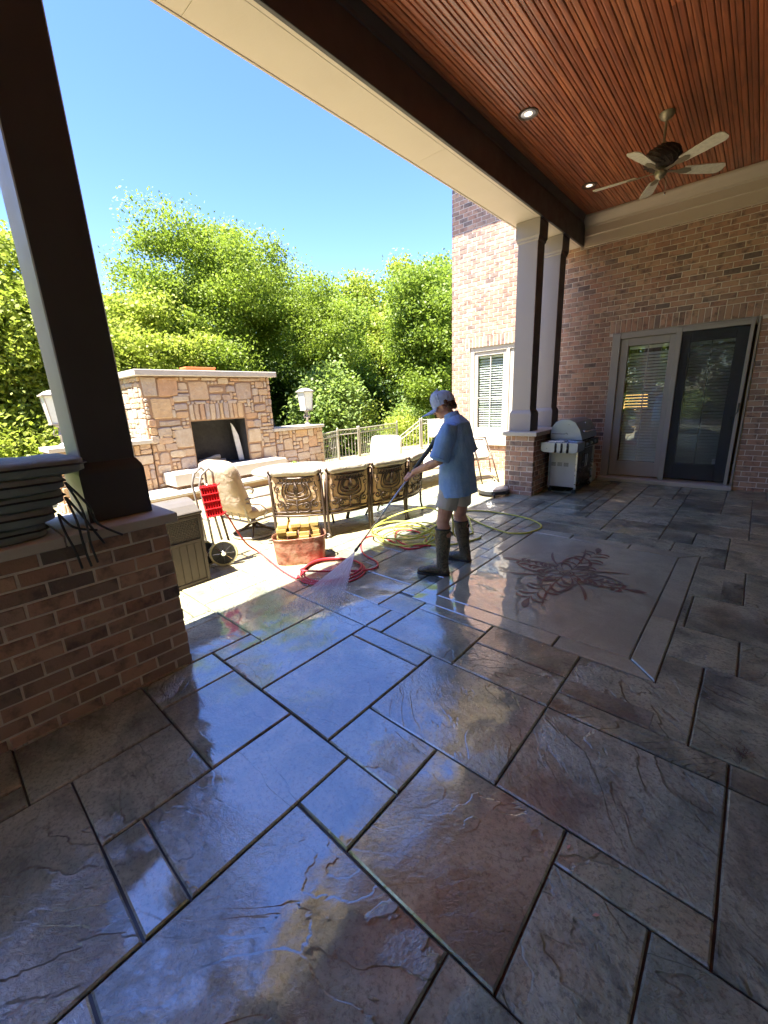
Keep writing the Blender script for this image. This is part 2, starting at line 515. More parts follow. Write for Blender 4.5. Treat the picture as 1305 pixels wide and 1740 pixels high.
def lawn_mat():
    m, nt, b, nn, L = newmat('lawn_grass')
    p = wpos(nt)
    L.new(ramp(nt, nz(nt, p, 1.3, 6, .7), [(.3, (.10, .16, .022)), (.6, (.20, .27, .04)), (.8, (.13, .19, .03))]), b.inputs['Base Color'])
    b.inputs['Roughness'].default_value = .9
    L.new(bump(nt, nz(nt, p, 18, 6, .8), .12), b.inputs['Normal'])
    return m
M_lawn = lawn_mat()
def glass_mat(name, tint=(.94, .97, .96), ior=1.65, trans=.75):
    m, nt, b, nn, L = newmat(name)
    gl = nt.nodes.new('ShaderNodeBsdfGlossy'); gl.inputs['Roughness'].default_value = .012; gl.inputs['Color'].default_value = (.95, .97, 1, 1)
    tp = nt.nodes.new('ShaderNodeBsdfTransparent'); tp.inputs['Color'].default_value = (*tint, 1)
    g = nt.nodes.new('ShaderNodeNewGeometry'); dt = nt.nodes.new('ShaderNodeVectorMath'); dt.operation = 'DOT_PRODUCT'
    L.new(g.outputs['Incoming'], dt.inputs[0]); L.new(g.outputs['Normal'], dt.inputs[1])
    om = mathn(nt, 'SUBTRACT', 1.0, mathn(nt, 'ABSOLUTE', dt.outputs['Value']), clamp=True)
    fr = mathn(nt, 'ADD', mathn(nt, 'MULTIPLY', mathn(nt, 'POWER', om, 5.0), .9), .07)
    mx = nt.nodes.new('ShaderNodeMixShader')
    L.new(bump(nt, nz(nt, wpos(nt), 1.2, 2), .004), gl.inputs['Normal'])
    L.new(fr, mx.inputs[0]); L.new(tp.outputs[0], mx.inputs[1]); L.new(gl.outputs[0], mx.inputs[2])
    L.new(mx.outputs[0], nt.nodes['Material Output'].inputs[0])
    return m
M_glass = glass_mat('window_glass')
M_frost = simple('frosted_lantern_glass', (.70, .74, .72), .3, var=.04)

# ------------------------------------------------------------------ bricks
CH, BL, MJ = 0.0813, 0.2032, 0.0115     # course height, module length, joint
def brick_geo(L, D, h, seed, bev=.004):
    """brick from (0,0,0): length L along x, depth D along -y (face at y=0 looks to +y), height h; wobbly edges"""
    rr = random.Random(seed)
    j = lambda a=.0022: rr.uniform(-a, a)
    mb = MB()
    outer = [(j(), j()), (L + j(), j()), (L + j(), h + j()), (j(), h + j())]
    ins = [(x + (bev if i in (0, 3) else -bev), z + (bev if i in (0, 1) else -bev)) for i, (x, z) in enumerate(outer)]
    vs = [(x, -D, z) for x, z in outer] + [(x, -bev + j(.001), z) for x, z in outer] + [(x, j(.0015), z) for x, z in ins]
    fs = []
    for i in range(4):
        k = (i + 1) % 4
        fs.append((i, k, 4 + k, 4 + i)); fs.append((4 + i, 4 + k, 8 + k, 8 + i))
    fs.append((8, 9, 10, 11)); fs.append((3, 2, 1, 0))
    return vs, [f[::-1] for f in fs]
_bm_cache = {}
def brick_mesh(L, D, h, mat):
    var = R.randrange(5)
    key = (round(L, 3), round(D, 3), round(h, 3), var, mat.name)
    if key not in _bm_cache:
        mb = MB(); mb.add(*brick_geo(L, D, h, var * 101 + int(L * 1000)))
        me = mb.mesh('brick'); me.materials.append(mat)
        _bm_cache[key] = me
    return _bm_cache[key]
def face_matrix(origin, u, n):
    """local x -> u, local y -> outward normal n, local z -> up (u x n must equal up up to sign; mirrored faces are fixed by flipping)"""
    u = Vector(u); n = Vector(n)
    m = Matrix((u, n, Vector((0, 0, 1)))).transposed().to_4x4()
    m.translation = Vector(origin)
    return m
def row_spans(a, b, phase):
    """stretcher bond between a and b"""
    out = []; s = a
    first = BL if not phase else BL / 2
    nxt = a + first
    while s < b - .02:
        e = min(nxt, b)
        if b - e < .045: e = b
        out.append((s, e)); s = e; nxt = e + BL
    return out
def cut(spans, z0, z1, holes):
    res = []
    for s, e in spans:
        segs = [(s, e)]
        for (h0, h1, k0, k1) in holes:
            if z1 - .01 <= k0 or z0 + .01 >= k1: continue
            ns = []
            for a, b in segs:
                if b <= h0 or a >= h1: ns.append((a, b)); continue
                if a < h0 - .02: ns.append((a, h0))
                if b > h1 + .02: ns.append((h1, b))
            segs = ns
        res += segs
    return res
def lay_bricks(faces, parent, limit, view=Vector((0, 0, 1.6)), mat=None):
    """faces: list of brick records (matrix, length, depth, height); nearest become parts, the rest one mesh"""
    mat = mat or M_brick
    recs = sorted(faces, key=lambda r: (r[0].translation - view).length)
    for (m, L, D, h) in recs[:limit]:
        o = bpy.data.objects.new('brick', brick_mesh(L, D, h, mat))
        col.objects.link(o); o.parent = parent
        o.matrix_local = parent.matrix_world.inverted() @ m if parent else m
    rest = recs[limit:]
    if rest:
        mb = MB()
        for i, (m, L, D, h) in enumerate(rest):
            vs, fs = brick_geo(L, D, h, i % 97)
            flip = m.to_3x3().determinant() < 0
            if flip: fs = [f[::-1] for f in fs]
            mb.add([m @ Vector(v) for v in vs], fs)
        link('brickwork', mb, mat, parent, kind='stuff')
def wall_face(origin, u, n, length, z0, courses, holes=(), start=0.0, end=None, D=.095, parity=0, corner=(0, 0), soldiers=()):
    """corner=(a,b): 1 = at that end alternate courses begin one header depth in"""
    m0 = face_matrix(origin, u, n); recs = []
    end = length if end is None else end
    for c in range(courses):
        z = z0 + c * CH
        par = (c + parity) % 2
        a = start + (.1016 if (corner[0] and par) else 0)
        b = end - (.1016 if (corner[1] and par) else 0)
        ph = par if not corner[0] else 0
        sp = cut(row_spans(a, b, ph), z, z + CH, list(holes) + [(s[0], s[1], s[2], s[3]) for s in soldiers])
        for s, e in sp:
            if e - s < .03: continue
            recs.append((m0 @ Matrix.Translation((s + MJ / 2, 0, z + MJ / 2)), round(e - s - MJ, 4), D, CH - MJ))
    for (s0, s1, k0, k1) in soldiers:
        nn = max(1, int(round((s1 - s0) / CH))); w = (s1 - s0) / nn
        for i in range(nn):
            recs.append((m0 @ Matrix.Translation((s0 + i * w + MJ / 2, 0, k0 + MJ / 2)), round(w - MJ, 4), D, round(k1 - k0 - MJ, 4)))
    return recs

# ================================================================== SETTING
# ground beyond the terrace
g = MB()
nx = 60
def gz(x, y):
    d = math.hypot(x + 4, y - 4)
    return -0.35 + .012 * max(0, d - 16) + .10 * mnoise.noise(Vector((x * .12, y * .12, 0)))
xs = [-400, -200, -100] + [-60 + i * 2.2 for i in range(44)] + [60, 120, 250, 400]
ys = [-400, -200, -100] + [-60 + i * 2.8 for i in range(48)] + [100, 180, 300, 400]
vs = [(x, y, gz(x, y) if abs(x) < 70 and abs(y) < 90 else -.1) for y in ys for x in xs]
W = len(xs)
fs = [(j * W + i, j * W + i + 1, (j + 1) * W + i + 1, (j + 1) * W + i) for j in range(len(ys) - 1) for i in range(W - 1)]
def gz_hide(v):
    x, y, z = v
    return (x, y, min(z, -.30)) if (-12 < x < 6 and -12 < y < 14) else v
g.add([gz_hide(v) for v in vs], fs)
lawn = link('lawn', g, M_lawn, kind='structure', smooth='all')

# patio: a dark joint bed with stamped slabs on it
XC, YC, GR = -0.02, 0.27, 0.148
patio = link('patio_floor', MB().box((-9.6, -9.0, -.34), (3.29, 12.6, -.014)), M_groove, kind='structure')
patio['label'] = 'stamped slate pattern concrete patio floor, wet under the porch and sunlit beyond'
occ = {}
tiles = []     # polygons in metres
def gx(i): return XC + i * GR
def gy(j): return YC + j * GR
I0, I1, J0, J1 = -62, 24, -42, 82
def claim(i0, i1, j0, j1, add=True):
    for i in range(i0, i1):
        for j in range(j0, j1): occ[(i, j)] = 1
    if add: tiles.append([(gx(i0), gy(j0)), (gx(i1), gy(j0)), (gx(i1), gy(j1)), (gx(i0), gy(j1))])
for t in [(-6,-2,3,7), (-8,-6,3,5), (-9,-6,5,7), (-9,-4,7,11), (-4,1,7,11), (-2,1,6,7), (-2,0,3,6), (0,4,2,6), (-3,0,0,3), (-8,-3,-2,3),
          (-4,1,11,12), (1,4,11,12), (1,4,6,11), (-15,-11,2,5), (-17,-15,2,5), (-14,-11,-1,2), (-14,-8,-5,-1), (-11,-8,-1,0),
          (-11,-8,0,5), (-17,-14,-2,2), (-8,-3,-6,-2), (-3,2,-5,0), (-13,-9,10,11), (-13,-9,5,10), (-16,-13,5,11), (-17,-16,5,7),
          (-20,-17,4,7), (-22,-16,7,11), (-11,-9,5,11) if False else (-26,-22,7,11), (-12,-8,11,14), (-18,-13,11,13),
          (-8,-4,11,13), (1,5,17,20), (0,5,12,17), (-1,5,20,24), (1,5,24,29), (0,5,29,33), (5,9,12,16), (5,9,16,20), (5,9,20,24)]:
    claim(*t)
# medallion: outer border x -13..-1.3, y 14.8..30.7 in grid units
mx0, mx1, my0, my1 = -1.955, -0.215, 2.455, 4.82
ix0, ix1, iy0, iy1 = -1.805, -0.372, 2.612, 4.662
for i in range(-13, -1):
    for j in range(15, 31): occ[(i, j)] = 1
for i in range(-14, 1):
    for j in range(13, 15): occ[(i, j)] = 1
for i in range(-13, 0):
    occ[(i, 31)] = 1; occ[(i, 32)] = 1; occ[(i, 30)] = 1
for j in range(12, 33): occ[(-1, j)] = 1
tiles += [
    [(gx(-8), gy(13)), (gx(-4), gy(13)), (gx(-4), my0), (gx(-8), my0)],
    [(gx(-12), gy(14)), (gx(-8), gy(14)), (gx(-8), my0), (gx(-12), my0)],
    [(gx(-14), gy(13)), (gx(-12), gy(13)), (gx(-12), my0), (gx(-14), my0)],
    [(gx(-4), gy(12)), (gx(0), gy(12)), (gx(0), gy(17)), (mx1, gy(17)), (mx1, my0), (gx(-4), my0)],
    [(mx1, gy(17)), (gx(1), gy(17)), (gx(1), gy(20)), (mx1, gy(20))],
    [(mx1, gy(20)), (gx(-1), gy(20)), (gx(-1), gy(24)), (mx1, gy(24))],
    [(mx1, gy(24)), (gx(1), gy(24)), (gx(1), gy(29)), (mx1, gy(29))],
    [(mx1, gy(29)), (gx(0), gy(29)), (gx(0), gy(33)), (gx(-3), gy(33)), (gx(-3), my1), (mx1, my1)],
    [(gx(-7), my1), (gx(-3), my1), (gx(-3), gy(33)), (gx(-7), gy(33))],
    [(gx(-13), my1), (gx(-7), my1), (gx(-7), gy(33)), (gx(-13), gy(33))],
    'BORDER',
    [(mx0, my0), (-.79, my0), (-.79, iy0), (mx0, iy0)],
    [(-.79, my0), (mx1, my0), (ix1, iy0), (-.79, iy0)],
    [(mx1, my0), (mx1, 3.27), (ix1, 3.27), (ix1, iy0)],
    [(mx1, 3.27), (mx1, 4.06), (ix1, 4.06), (ix1, 3.27)],
    [(mx1, 4.06), (mx1, my1), (ix1, iy1), (ix1, 4.06)],
    [(mx1, my1), (-.81, my1), (-.81, iy1), (ix1, iy1)],
    [(-.81, my1), (-1.39, my1), (-1.39, iy1), (-.81, iy1)],
    [(-1.39, my1), (mx0, my1), (mx0, iy1), (-1.39, iy1)],
    [(mx0, iy0), (ix0, iy0), (ix0, 3.6), (mx0, 3.6)],
    [(mx0, 3.6), (ix0, 3.6), (ix0, iy1), (mx0, iy1)]]
bi_ = tiles.index('BORDER'); border = [id(t) for t in tiles[bi_ + 1:]]; tiles.pop(bi_)
inner_slab = [(ix0, iy0), (ix1, iy0), (ix1, iy1), (ix0, iy1)]
RT = random.Random(21)
sizes = [(4, 4), (3, 4), (4, 3), (5, 3), (3, 5), (4, 6), (6, 4), (5, 4), (2, 3), (3, 2), (3, 3), (2, 4), (4, 2), (6, 3), (5, 5)]
for j in range(J0, J1):
    for i in range(I0, I1):
        if (i, j) in occ: continue
        opts = sizes[:]; RT.shuffle(opts)
        best = None
        for w, h in opts + [(2, 2), (3, 1), (1, 3), (2, 1), (1, 2), (1, 1)]:
            if i + w > I1 + 2 or j + h > J1 + 3: continue
            if all((a, b) not in occ for a in range(i, i + w) for b in range(j, j + h)):
                best = (w, h); break
        if best: claim(i, i + best[0], j, j + best[1])
def clip_ok(poly):
    xs_ = [p[0] for p in poly]; ys_ = [p[1] for p in poly]
    return max(xs_) > -9.55 and max(xs_) < 3.45 and min(ys_) > -5.9 and min(ys_) < 12.5
def poly_area_sign(p):
    return sum(p[i - 1][0] * p[i][1] - p[i][0] * p[i - 1][1] for i in range(len(p)))
def slab(poly, z, rr):
    if poly_area_sign(poly) < 0: poly = poly[::-1]
    p = inset(poly, .0042)
    # subdivide edges slightly and wobble so the tooled joints are not ruler-straight
    q = []
    for i in range(len(p)):
        a = Vector(p[i]); b = Vector(p[(i + 1) % len(p)])
        k = max(1, int((b - a).length / .16))
        for t in range(k):
            c = a.lerp(b, t / k)
            if t: c += Vector((rr.uniform(-1, 1), rr.uniform(-1, 1))) * .0016
            q.append((c.x, c.y))
    mb = MB(); mb.prism(q, -.020, z, .006)
    return mb
cand = []
for t in tiles:
    if not clip_ok(t): continue
    cx = sum(p[0] for p in t) / len(t); cy = sum(p[1] for p in t) / len(t)
    # only the side the photo can see gets single slabs first
    seen = (cx < .9 + .25 * cy) and (cy > -1.2)
    cand.append((0 if seen else 1, math.hypot(cx, cy), t))
cand.sort(key=lambda c: c[:2])
far = MB()
for n_, (sn, d, t) in enumerate(cand):
    s_ = slab(t, RT.uniform(-.0015, .0015), RT)
    if n_ < 299: link('paver' if id(t) not in border else 'border_paver', s_, M_floor if id(t) not in border else M_floorsmooth, patio)
    else: far.add(s_.v, s_.f)
link('paving', far, M_floor, patio, kind='stuff')
link('medallion_slab', slab(inner_slab, 0.0, RT), M_floorsmooth, patio)

# stencilled scroll medallion (flat stain on the slab)
def stain(name, c1, c2):
    m, nt, b, nn, L = newmat(name)
    p = wpos(nt)
    L.new(mixc(nt, mapr(nt, nz(nt, p, 3, 4), .4, .6, 0, 1), c1, c2), b.inputs['Base Color'])
    b.inputs['Roughness'].default_value = .4
    b.inputs['Coat Weight'].default_value = .5; b.inputs['Coat Roughness'].default_value = .06; b.inputs['Coat IOR'].default_value = 1.7
    L.new(bump(nt, nz(nt, p, 40, 5, .6), .002), b.inputs['Coat Normal'])
    return m
M_stain = stain('stencil_stain', (.17, .065, .05), (.11, .10, .095))
sten = MB()
def frond(cx, cy, a, L, w, curl, z=.0035, n=10):
    """curved tapering leaf starting at (cx,cy), heading a, bending by curl over its length"""
    pts = []; x, y, h = cx, cy, a
    for i in range(n + 1):
        t = i / n
        ww = w * (math.sin(math.pi * min(1, t) ** 1.7) ** .9 if t < 1 else 0) + .0018
        pts.append((x, y, h, ww))
        h += curl / n * (1 + 1.3 * t); x += math.cos(h) * L / n; y += math.sin(h) * L / n
    vs = []
    for (x_, y_, h_, ww) in pts:
        vs.append((x_ - math.sin(h_) * ww, y_ + math.cos(h_) * ww, z)); vs.append((x_ + math.sin(h_) * ww, y_ - math.cos(h_) * ww, z))
    sten.add(vs, [(2 * i, 2 * i + 1, 2 * i + 3, 2 * i + 2) for i in range(n)])
    return pts
mcx, mcy = -1.095, 3.665
for q in range(4):
    base = math.pi / 2 * q
    Lm = .80 if q in (1, 3) else .55
    a0 = base - .12
    for k_ in range(6):
        t = .14 + .78 * k_ / 5
        px, py = mcx + math.cos(a0) * Lm * t * .84, mcy + math.sin(a0) * Lm * t * .84
        l_ = .21 * (1 - .35 * t) * (Lm / .7)
        frond(px, py, a0 + .25, l_, .014, 1.5 if k_ % 2 else 1.0, z=.0028 + .0003 * (k_ % 2))
        frond(px, py, a0 - .25, l_, .014, -1.5 if k_ % 2 else -1.0, z=.0034 + .0003 * (k_ % 2))
    frond(mcx, mcy, a0, Lm * .92, .0075, .25, z=.0040)
    frond(mcx + math.cos(a0) * Lm * .80, mcy + math.sin(a0) * Lm * .80, a0 + .12, .20, .028, .2, z=.0043)
    b1 = base + math.pi / 4
    for sgn in (-1, 1):
        frond(mcx + .05 * math.cos(b1), mcy + .05 * math.sin(b1), b1 + .10 * sgn, .46, .013, .9 * sgn, z=.0046)
        frond(mcx + .20 * math.cos(b1), mcy + .20 * math.sin(b1), b1 + .5 * sgn, .20, .014, 2.2 * sgn, z=.0049)
    frond(mcx + .10 * math.cos(b1), mcy + .10 * math.sin(b1), b1, .44, .011, -.35, z=.0052)
for rr_ in (.028, .055):
    n = 24
    vs = [(mcx + math.cos(2 * math.pi * i / n) * r_, mcy + math.sin(2 * math.pi * i / n) * r_, .0056) for i in range(n) for r_ in (rr_, rr_ + .010)]
    sten.add(vs, [(2 * i, 2 * i + 1, (2 * i + 3) % (2 * n), (2 * i + 2) % (2 * n)) for i in range(n)])
link('stencil_motif', sten, M_stain, patio)

# ------------------------------------------------------------------ house wall with window and patio door
WY = 8.38
house = empty('brick_house', (-1.0, WY + .1, 0), 'red brick house with a dark screened patio door and a white window', 'house')
bpy.context.view_layer.update()
win = (-4.86, -3.10, .5399, 2.60)
door = (-2.055, -.135, 0.0, 2.53)
def slab_holes(mb, x0, x1, z0, z1, holes, ya, yb):
    xs_ = sorted({x0, x1, *[h[0] for h in holes], *[h[1] for h in holes]})
    zs_ = sorted({z0, z1, *[h[2] for h in holes], *[h[3] for h in holes]})
    for a, b in zip(xs_, xs_[1:]):
        for c, d in zip(zs_, zs_[1:]):
            if any(a >= h[0] - 1e-6 and b <= h[1] + 1e-6 and c >= h[2] - 1e-6 and d <= h[3] + 1e-6 for h in holes): continue
            if a < x0 - 1e-6 or b > x1 + 1e-6: continue
            mb.box((a, ya, c), (b, yb, d))
wm = MB()
slab_holes(wm, -5.30, 3.45, -.3, 7.0, [win, door], WY + .007, WY + .28)
wm.box((-5.30, WY + .28, -.3), (-5.1, 16, 7.0))
wall = link('wall', wm, M_mortar, house)
wall.matrix_parent_inverse = house.matrix_world.inverted()
UX = 3.4
cv = lambda h: (UX - h[1], UX - h[0], h[2], h[3])
recs = wall_face((UX, WY, 0), (-1, 0, 0), (0, -1, 0), UX + 5.31, -.1105, 57, holes=[cv(win), cv(door)],
                 soldiers=[cv((-4.96, -3.0, 2.60, 2.8163)), cv((-2.11, -.08, 2.53, 2.735))])
recs += wall_face((UX, WY, 0), (-1, 0, 0), (0, -1, 0), UX + 5.31, -.1105 + 57 * CH, 29, start=UX + 2.9)
recs = [r for r in recs if r[0].translation.z > -.1]
class PW:    # parent helper keeping world transforms
    pass
def lay_world(recs, parent, limit, mat=None):
    bpy.context.view_layer.update()
    lay_bricks(recs, parent, limit, mat=mat)
bpy.context.view_layer.update()
wall_inv = wall.matrix_world.inverted()
def lay(recs, parent, limit, mat=None, view=Vector((-.6, 0, 1.6))):
    bpy.context.view_layer.update()
    inv = parent.matrix_world.inverted()
    recs = sorted(recs, key=lambda r: (r[0].translation - view).length)
    for (m, L, D, h) in recs[:limit]:
        o = bpy.data.objects.new('brick', brick_mesh(L, D, h, mat or M_brick))
        col.objects.link(o); o.parent = parent; o.matrix_local = inv @ m
    if recs[limit:]:
        mb = MB()
        for i, (m, L, D, h) in enumerate(recs[limit:]):
            vs, fs = brick_geo(L, D, h, i % 97)
            mm = inv @ m
            mb.add([mm @ Vector(v) for v in vs], fs)
        link('brickwork', mb, mat or M_brick, parent, kind='stuff')
lay(recs, wall, 298)

def wpart(name, mb, mat, parent, smooth=False):
    """mesh built in world coordinates under any parent"""
    o = link(name, mb, mat, parent, smooth=smooth)
    o.matrix_parent_inverse = parent.matrix_world.inverted() if parent else Matrix()
    return o
def frame_xz(mb, x0, x1, z0, z1, w, ya, yb, wb=None):
    wb = w if wb is None else wb
    mb.box((x0, ya, z0), (x0 + w, yb, z1), .004); mb.box((x1 - w, ya, z0), (x1, yb, z1), .004)
    mb.box((x0 + w, ya + .001, z1 - w), (x1 - w, yb, z1), .004); mb.box((x0 + w, ya + .001, z0), (x1 - w, yb, z0 + wb), .004)
bpy.context.view_layer.update()
# window
wf = MB(); frame_xz(wf, -4.855, -3.105, .74, 2.595, .09, WY + .035, WY + .14)
winp = wpart('window', wf, M_white, house)
bpy.context.view_layer.update()
wpart('sill', MB().box((-4.87, WY - .045, .542), (-3.09, WY + .14, .745), .008), M_white, winp)
wpart('mullion', MB().box((-4.02, WY + .03, .83), (-3.95, WY + .13, 2.505), .004), M_white, winp)
for (a, b) in ((-4.765, -4.02), (-3.95, -3.195)):
    s_ = MB(); frame_xz(s_, a + .004, b - .004, .834, 2.50, .075, WY + .06, WY + .11)
    wpart('sash', s_, M_white, winp)
    cx = (a + b) / 2
    s_ = MB(); s_.box((cx - .009, WY + .075, .91), (cx + .009, WY + .088, 2.42)); s_.box((a + .08, WY + .074, 1.55), (b - .08, WY + .087, 1.568))
    wpart('muntin', s_, M_white, winp)
    wpart('pane', MB().box((a + .078, WY + .090, .908), (b - .078, WY + .094, 2.424)), M_glass, winp)
# patio door
df = MB()
df.box((-2.05, WY - .02, .07), (-1.925, WY + .16, 2.525), .006); df.box((-.245, WY - .055, .07), (-.20, WY + .16, 2.49), .004); df.box((-.168, WY - .02, .07), (-.14, WY + .16, 2.525), .004)
df.box((-1.925, WY - .015, 2.43), (-.17, WY + .16, 2.524), .006)
doorp = wpart('patio_door', df, M_doorcase, house)
bpy.context.view_layer.update()
wpart('threshold', MB().box((-2.06, WY - .16, 0.0), (-.13, WY + .16, .068), .008), M_limestone, doorp)
s_ = MB(); frame_xz(s_, -1.922, -1.10, .10, 2.425, .118, WY + .02, WY + .07, wb=.25)
wpart('fixed_leaf', s_, M_doorcase, doorp)
wpart('pane', MB().box((-1.806, WY + .045, .348), (-1.216, WY + .05, 2.309)), M_glass, doorp)
s_ = MB(); s_.box((-1.52, WY + .053, .35), (-1.505, WY + .065, 2.307))
wpart('muntin', s_, M_white, doorp)
wpart('screen_stile', MB().box((-1.135, WY - .05, .07), (-1.055, WY + .015, 2.50), .006), M_doorcase, doorp)
wpart('screen_rail', MB().box((-1.055, WY - .048, 2.43), (-.245, WY - .012, 2.488), .004), M_doorcase, doorp)
s_ = MB(); frame_xz(s_, -1.095, -.25, .10, 2.425, .145, WY + .075, WY + .12, wb=.25)
wpart('sliding_leaf', s_, M_bronzeframe, doorp)
wpart('pane', MB().box((-.952, WY + .09, .348), (-.393, WY + .095, 2.283)), M_glass, doorp)
s_ = MB(); s_.box((-.68, WY + .098, .35), (-.665, WY + .11, 2.28)); wpart('muntin', s_, M_bronzeframe, doorp)
wpart('handle', MB().box((-.305, WY + .045, .92), (-.275, WY + .075, 1.12), .006), M_blackplastic, doorp)
wpart('latch', MB().box((-.232, WY - .085, 1.20), (-.212, WY - .055, 1.33), .005).tube([(-.222, WY - .07, 1.2), (-.24, WY - .09, 1.17), (-.25, WY - .085, 1.14)], .006), M_blackplastic, doorp)
stk = MB().box((-.44, WY + .0865, .37), (-.375, WY + .0895, .455))
wpart('sticker', stk, simple('paper_white', (.8, .8, .8), .6, var=.02), doorp)
stm = MB(); stm.tube([(-.4075 + .016 * math.cos(a), WY + .0855, .412 + .016 * math.sin(a)) for a in [math.pi * i / 8 for i in range(9)]], .0022, 5)
stm.tube([(-.4075, WY + .0855, .395), (-.4075, WY + .0855, .412)], .0022, 5)
wpart('sticker_emblem', stm, M_blackplastic, doorp)
# insect screen over the sliding side: fine mesh, reads as a grey veil
def screen_mat():
    m, nt, b, nn, L = newmat('insect_screen')
    b.inputs['Base Color'].default_value = (.045, .048, .055, 1); b.inputs['Roughness'].default_value = .8
    tp = nt.nodes.new('ShaderNodeBsdfTransparent'); mx = nt.nodes.new('ShaderNodeMixShader'); mx.inputs[0].default_value = .34
    L.new(tp.outputs[0], mx.inputs[1]); L.new(b.outputs[0], mx.inputs[2]); L.new(mx.outputs[0], nt.nodes['Material Output'].inputs[0])
    return m
wpart('insect_screen', MB().box((-1.055, WY - .033, .10), (-.245, WY - .031, 2.432)), screen_mat(), doorp)
# rooms behind the glass
rm = MB(); slab_holes(rm, -5.1, 1.0, -.05, 2.9, [win, door], WY + .30, WY + .33)
rm.box((-5.1, 11.6, -.05), (1.0, 11.7, 2.9)); rm.box((-5.2, WY + .30, -.05), (-5.1, 11.7, 2.9)); rm.box((1.0, WY + .30, -.05), (1.1, 11.7, 2.9))
rm.box((-5.2, WY + .30, 2.9), (1.1, 11.7, 3.0)); rm.box((-5.2, WY + .30, -.1), (1.1, 11.7, -.05)); rm.box((-2.75, WY + .33, -.05), (-2.65, 11.6, 2.9))
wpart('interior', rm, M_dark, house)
# blinds
def blind(name, x0, x1, z0, z1, y, label, group, pitch=.050, tilt=.85):
    e = empty(name, ((x0 + x1) / 2, y, z0), label, 'window blind', group)
    me = None
    n = int((z1 - z0 - .05) / pitch)
    w = (x1 - x0) / 2
    mb = MB(); d = .022
    mb.add([(-w, -d, -d * tilt), (w, -d, -d * tilt), (w, d, d * tilt), (-w, d, d * tilt), (-w, -d, -d * tilt + .003), (w, -d, -d * tilt + .003), (w, d, d * tilt + .003), (-w, d, d * tilt + .003)],
           [(0, 3, 2, 1), (4, 5, 6, 7), (0, 1, 5, 4), (1, 2, 6, 5), (2, 3, 7, 6), (3, 0, 4, 7)])
    me = mb.mesh('slat'); me.materials.append(M_blind)
    for i in range(n):
        o = bpy.data.objects.new('slat', me); col.objects.link(o); o.parent = e; o.location = (0, 0, .02 + i * pitch)
    link('head_rail', MB().box((-w, -.03, z1 - z0 - .045), (w, .03, z1 - z0)), M_blind, e)
    for sx in (-w * .6, w * .6):
        link('cord', MB().tube([(sx, -.026, 0), (sx, -.026, z1 - z0 - .04)], .0015, 4), M_blind, e)
BG = 'slatted blinds behind the house glass'
blind('window_blind', -4.68, -4.10, .91, 2.42, WY + .16, 'white slatted blind in the left sash of the sunlit window', BG)
blind('window_blind', -3.87, -3.28, .91, 2.42, WY + .16, 'white slatted blind in the window sash partly behind the porch columns', BG)
blind('window_blind', -1.80, -1.22, .35, 2.30, WY + .16, 'white slatted blind behind the light framed door leaf', BG)
blind('window_blind', -.945, -.40, .35, 2.28, WY + .20, 'slatted blind behind the dark screened door leaf', BG)
# lamp seen through the door
lm = empty('table_lamp', (-1.96, 10.3, 0.78), 'yellow shaded lamp on a brown cabinet seen through the door blind', 'lamp')
M_shade = simple('lamp_shade_cloth', (.85, .62, .25), .8)
M_shade.node_tree.nodes['Principled BSDF'].inputs['Emission Color'].default_value = (1, .55, .16, 1)
M_shade.node_tree.nodes['Principled BSDF'].inputs['Emission Strength'].default_value = .22
link('lamp_shade', MB().lathe([(.17, .42), (.22, .42 - .0), (.20, .72), (.19, .72)], n=20), M_shade, lm, smooth=True)
link('stem', MB().lathe([(.08, 0), (.07, .02), (.02, .05), (.05, .18), (.03, .32), (.012, .45)], n=14), M_chrome, lm, smooth=True)
tag(link('cabinet', MB().box((-2.6, 10.05, -.05), (-1.75, 10.5, .78), .01), simple('walnut', (.16, .075, .035), .5, var=.3)), 'brown wooden cabinet under the lamp inside the door', 'cabinet')

# eave of the house high above the frame, throws the shade on the upper wall
ev = MB(); ev.box((-5.8, WY - .73, 6.8), (3.45, WY + 4, 6.95)); ev.box((-5.8, WY - .75, 6.78), (3.45, WY - .73, 6.99))
wpart('roof', ev, M_taupe, house)
M_bounce = simple('pale_bounce_wall', (.66, .62, .56), .9, var=.08, scale=20, bmp=.01)  # pale tone chosen to bounce light into the porch from out of view
tag(link('house_wing', MB().box((3.30, -5.2, -.3), (3.6, WY + .28, 6.5)), M_bounce), 'plain unseen side wing of the house, made pale to bounce light into the porch', 'house wing')

tag(link('light_block_wall', MB().box((.6, -5.5, -.3), (3.299, -5.2, 6.5)), M_bounce), 'unseen pale wall added behind the camera to block light from the porch end', 'light block')  # unseen wall added to cut the light reaching the near low wall
# ------------------------------------------------------------------ porch roof: beam, ceiling, cornice
CZ = 4.42
beam = empty('porch_beam', (-2.88, 3.2, 4.0), 'long boxed porch beam with cream soffit and dark inner board above the columns', 'beam')
for i, (a, b) in enumerate([(-5.2, -3.1), (-3.1, -.7), (-.7, 1.72), (1.72, 4.16), (4.16, 6.6), (6.6, 8.36)]):
    link('soffit_panel', MB().box((-.212, a - 3.2 + .001, 0), (.168, b - 3.2 - .001, .02), .0015), M_soffit, beam)
link('soffit_edge', MB().box((.1705, -8.4, .0), (.2045, 5.16, .018), .0015), M_soffit, beam)
link('inner_board', MB().box((.205, -8.4, -.004), (.24, 5.165, .36), .004), M_darkboard, beam)
cr = MB()
prof = [(.24, .33), (.25, .335), (.255, .36), (.285, .41), (.30, .455), (.30, .50), (.205, .50), (.205, .365), (.24, .36)]
vsx = [(x, -8.4, z) for x, z in prof] + [(x, 5.165, z) for x, z in prof]
n = len(prof)
cr.add(vsx, [(i, (i + 1) % n, n + (i + 1) % n, n + i) for i in range(n)])
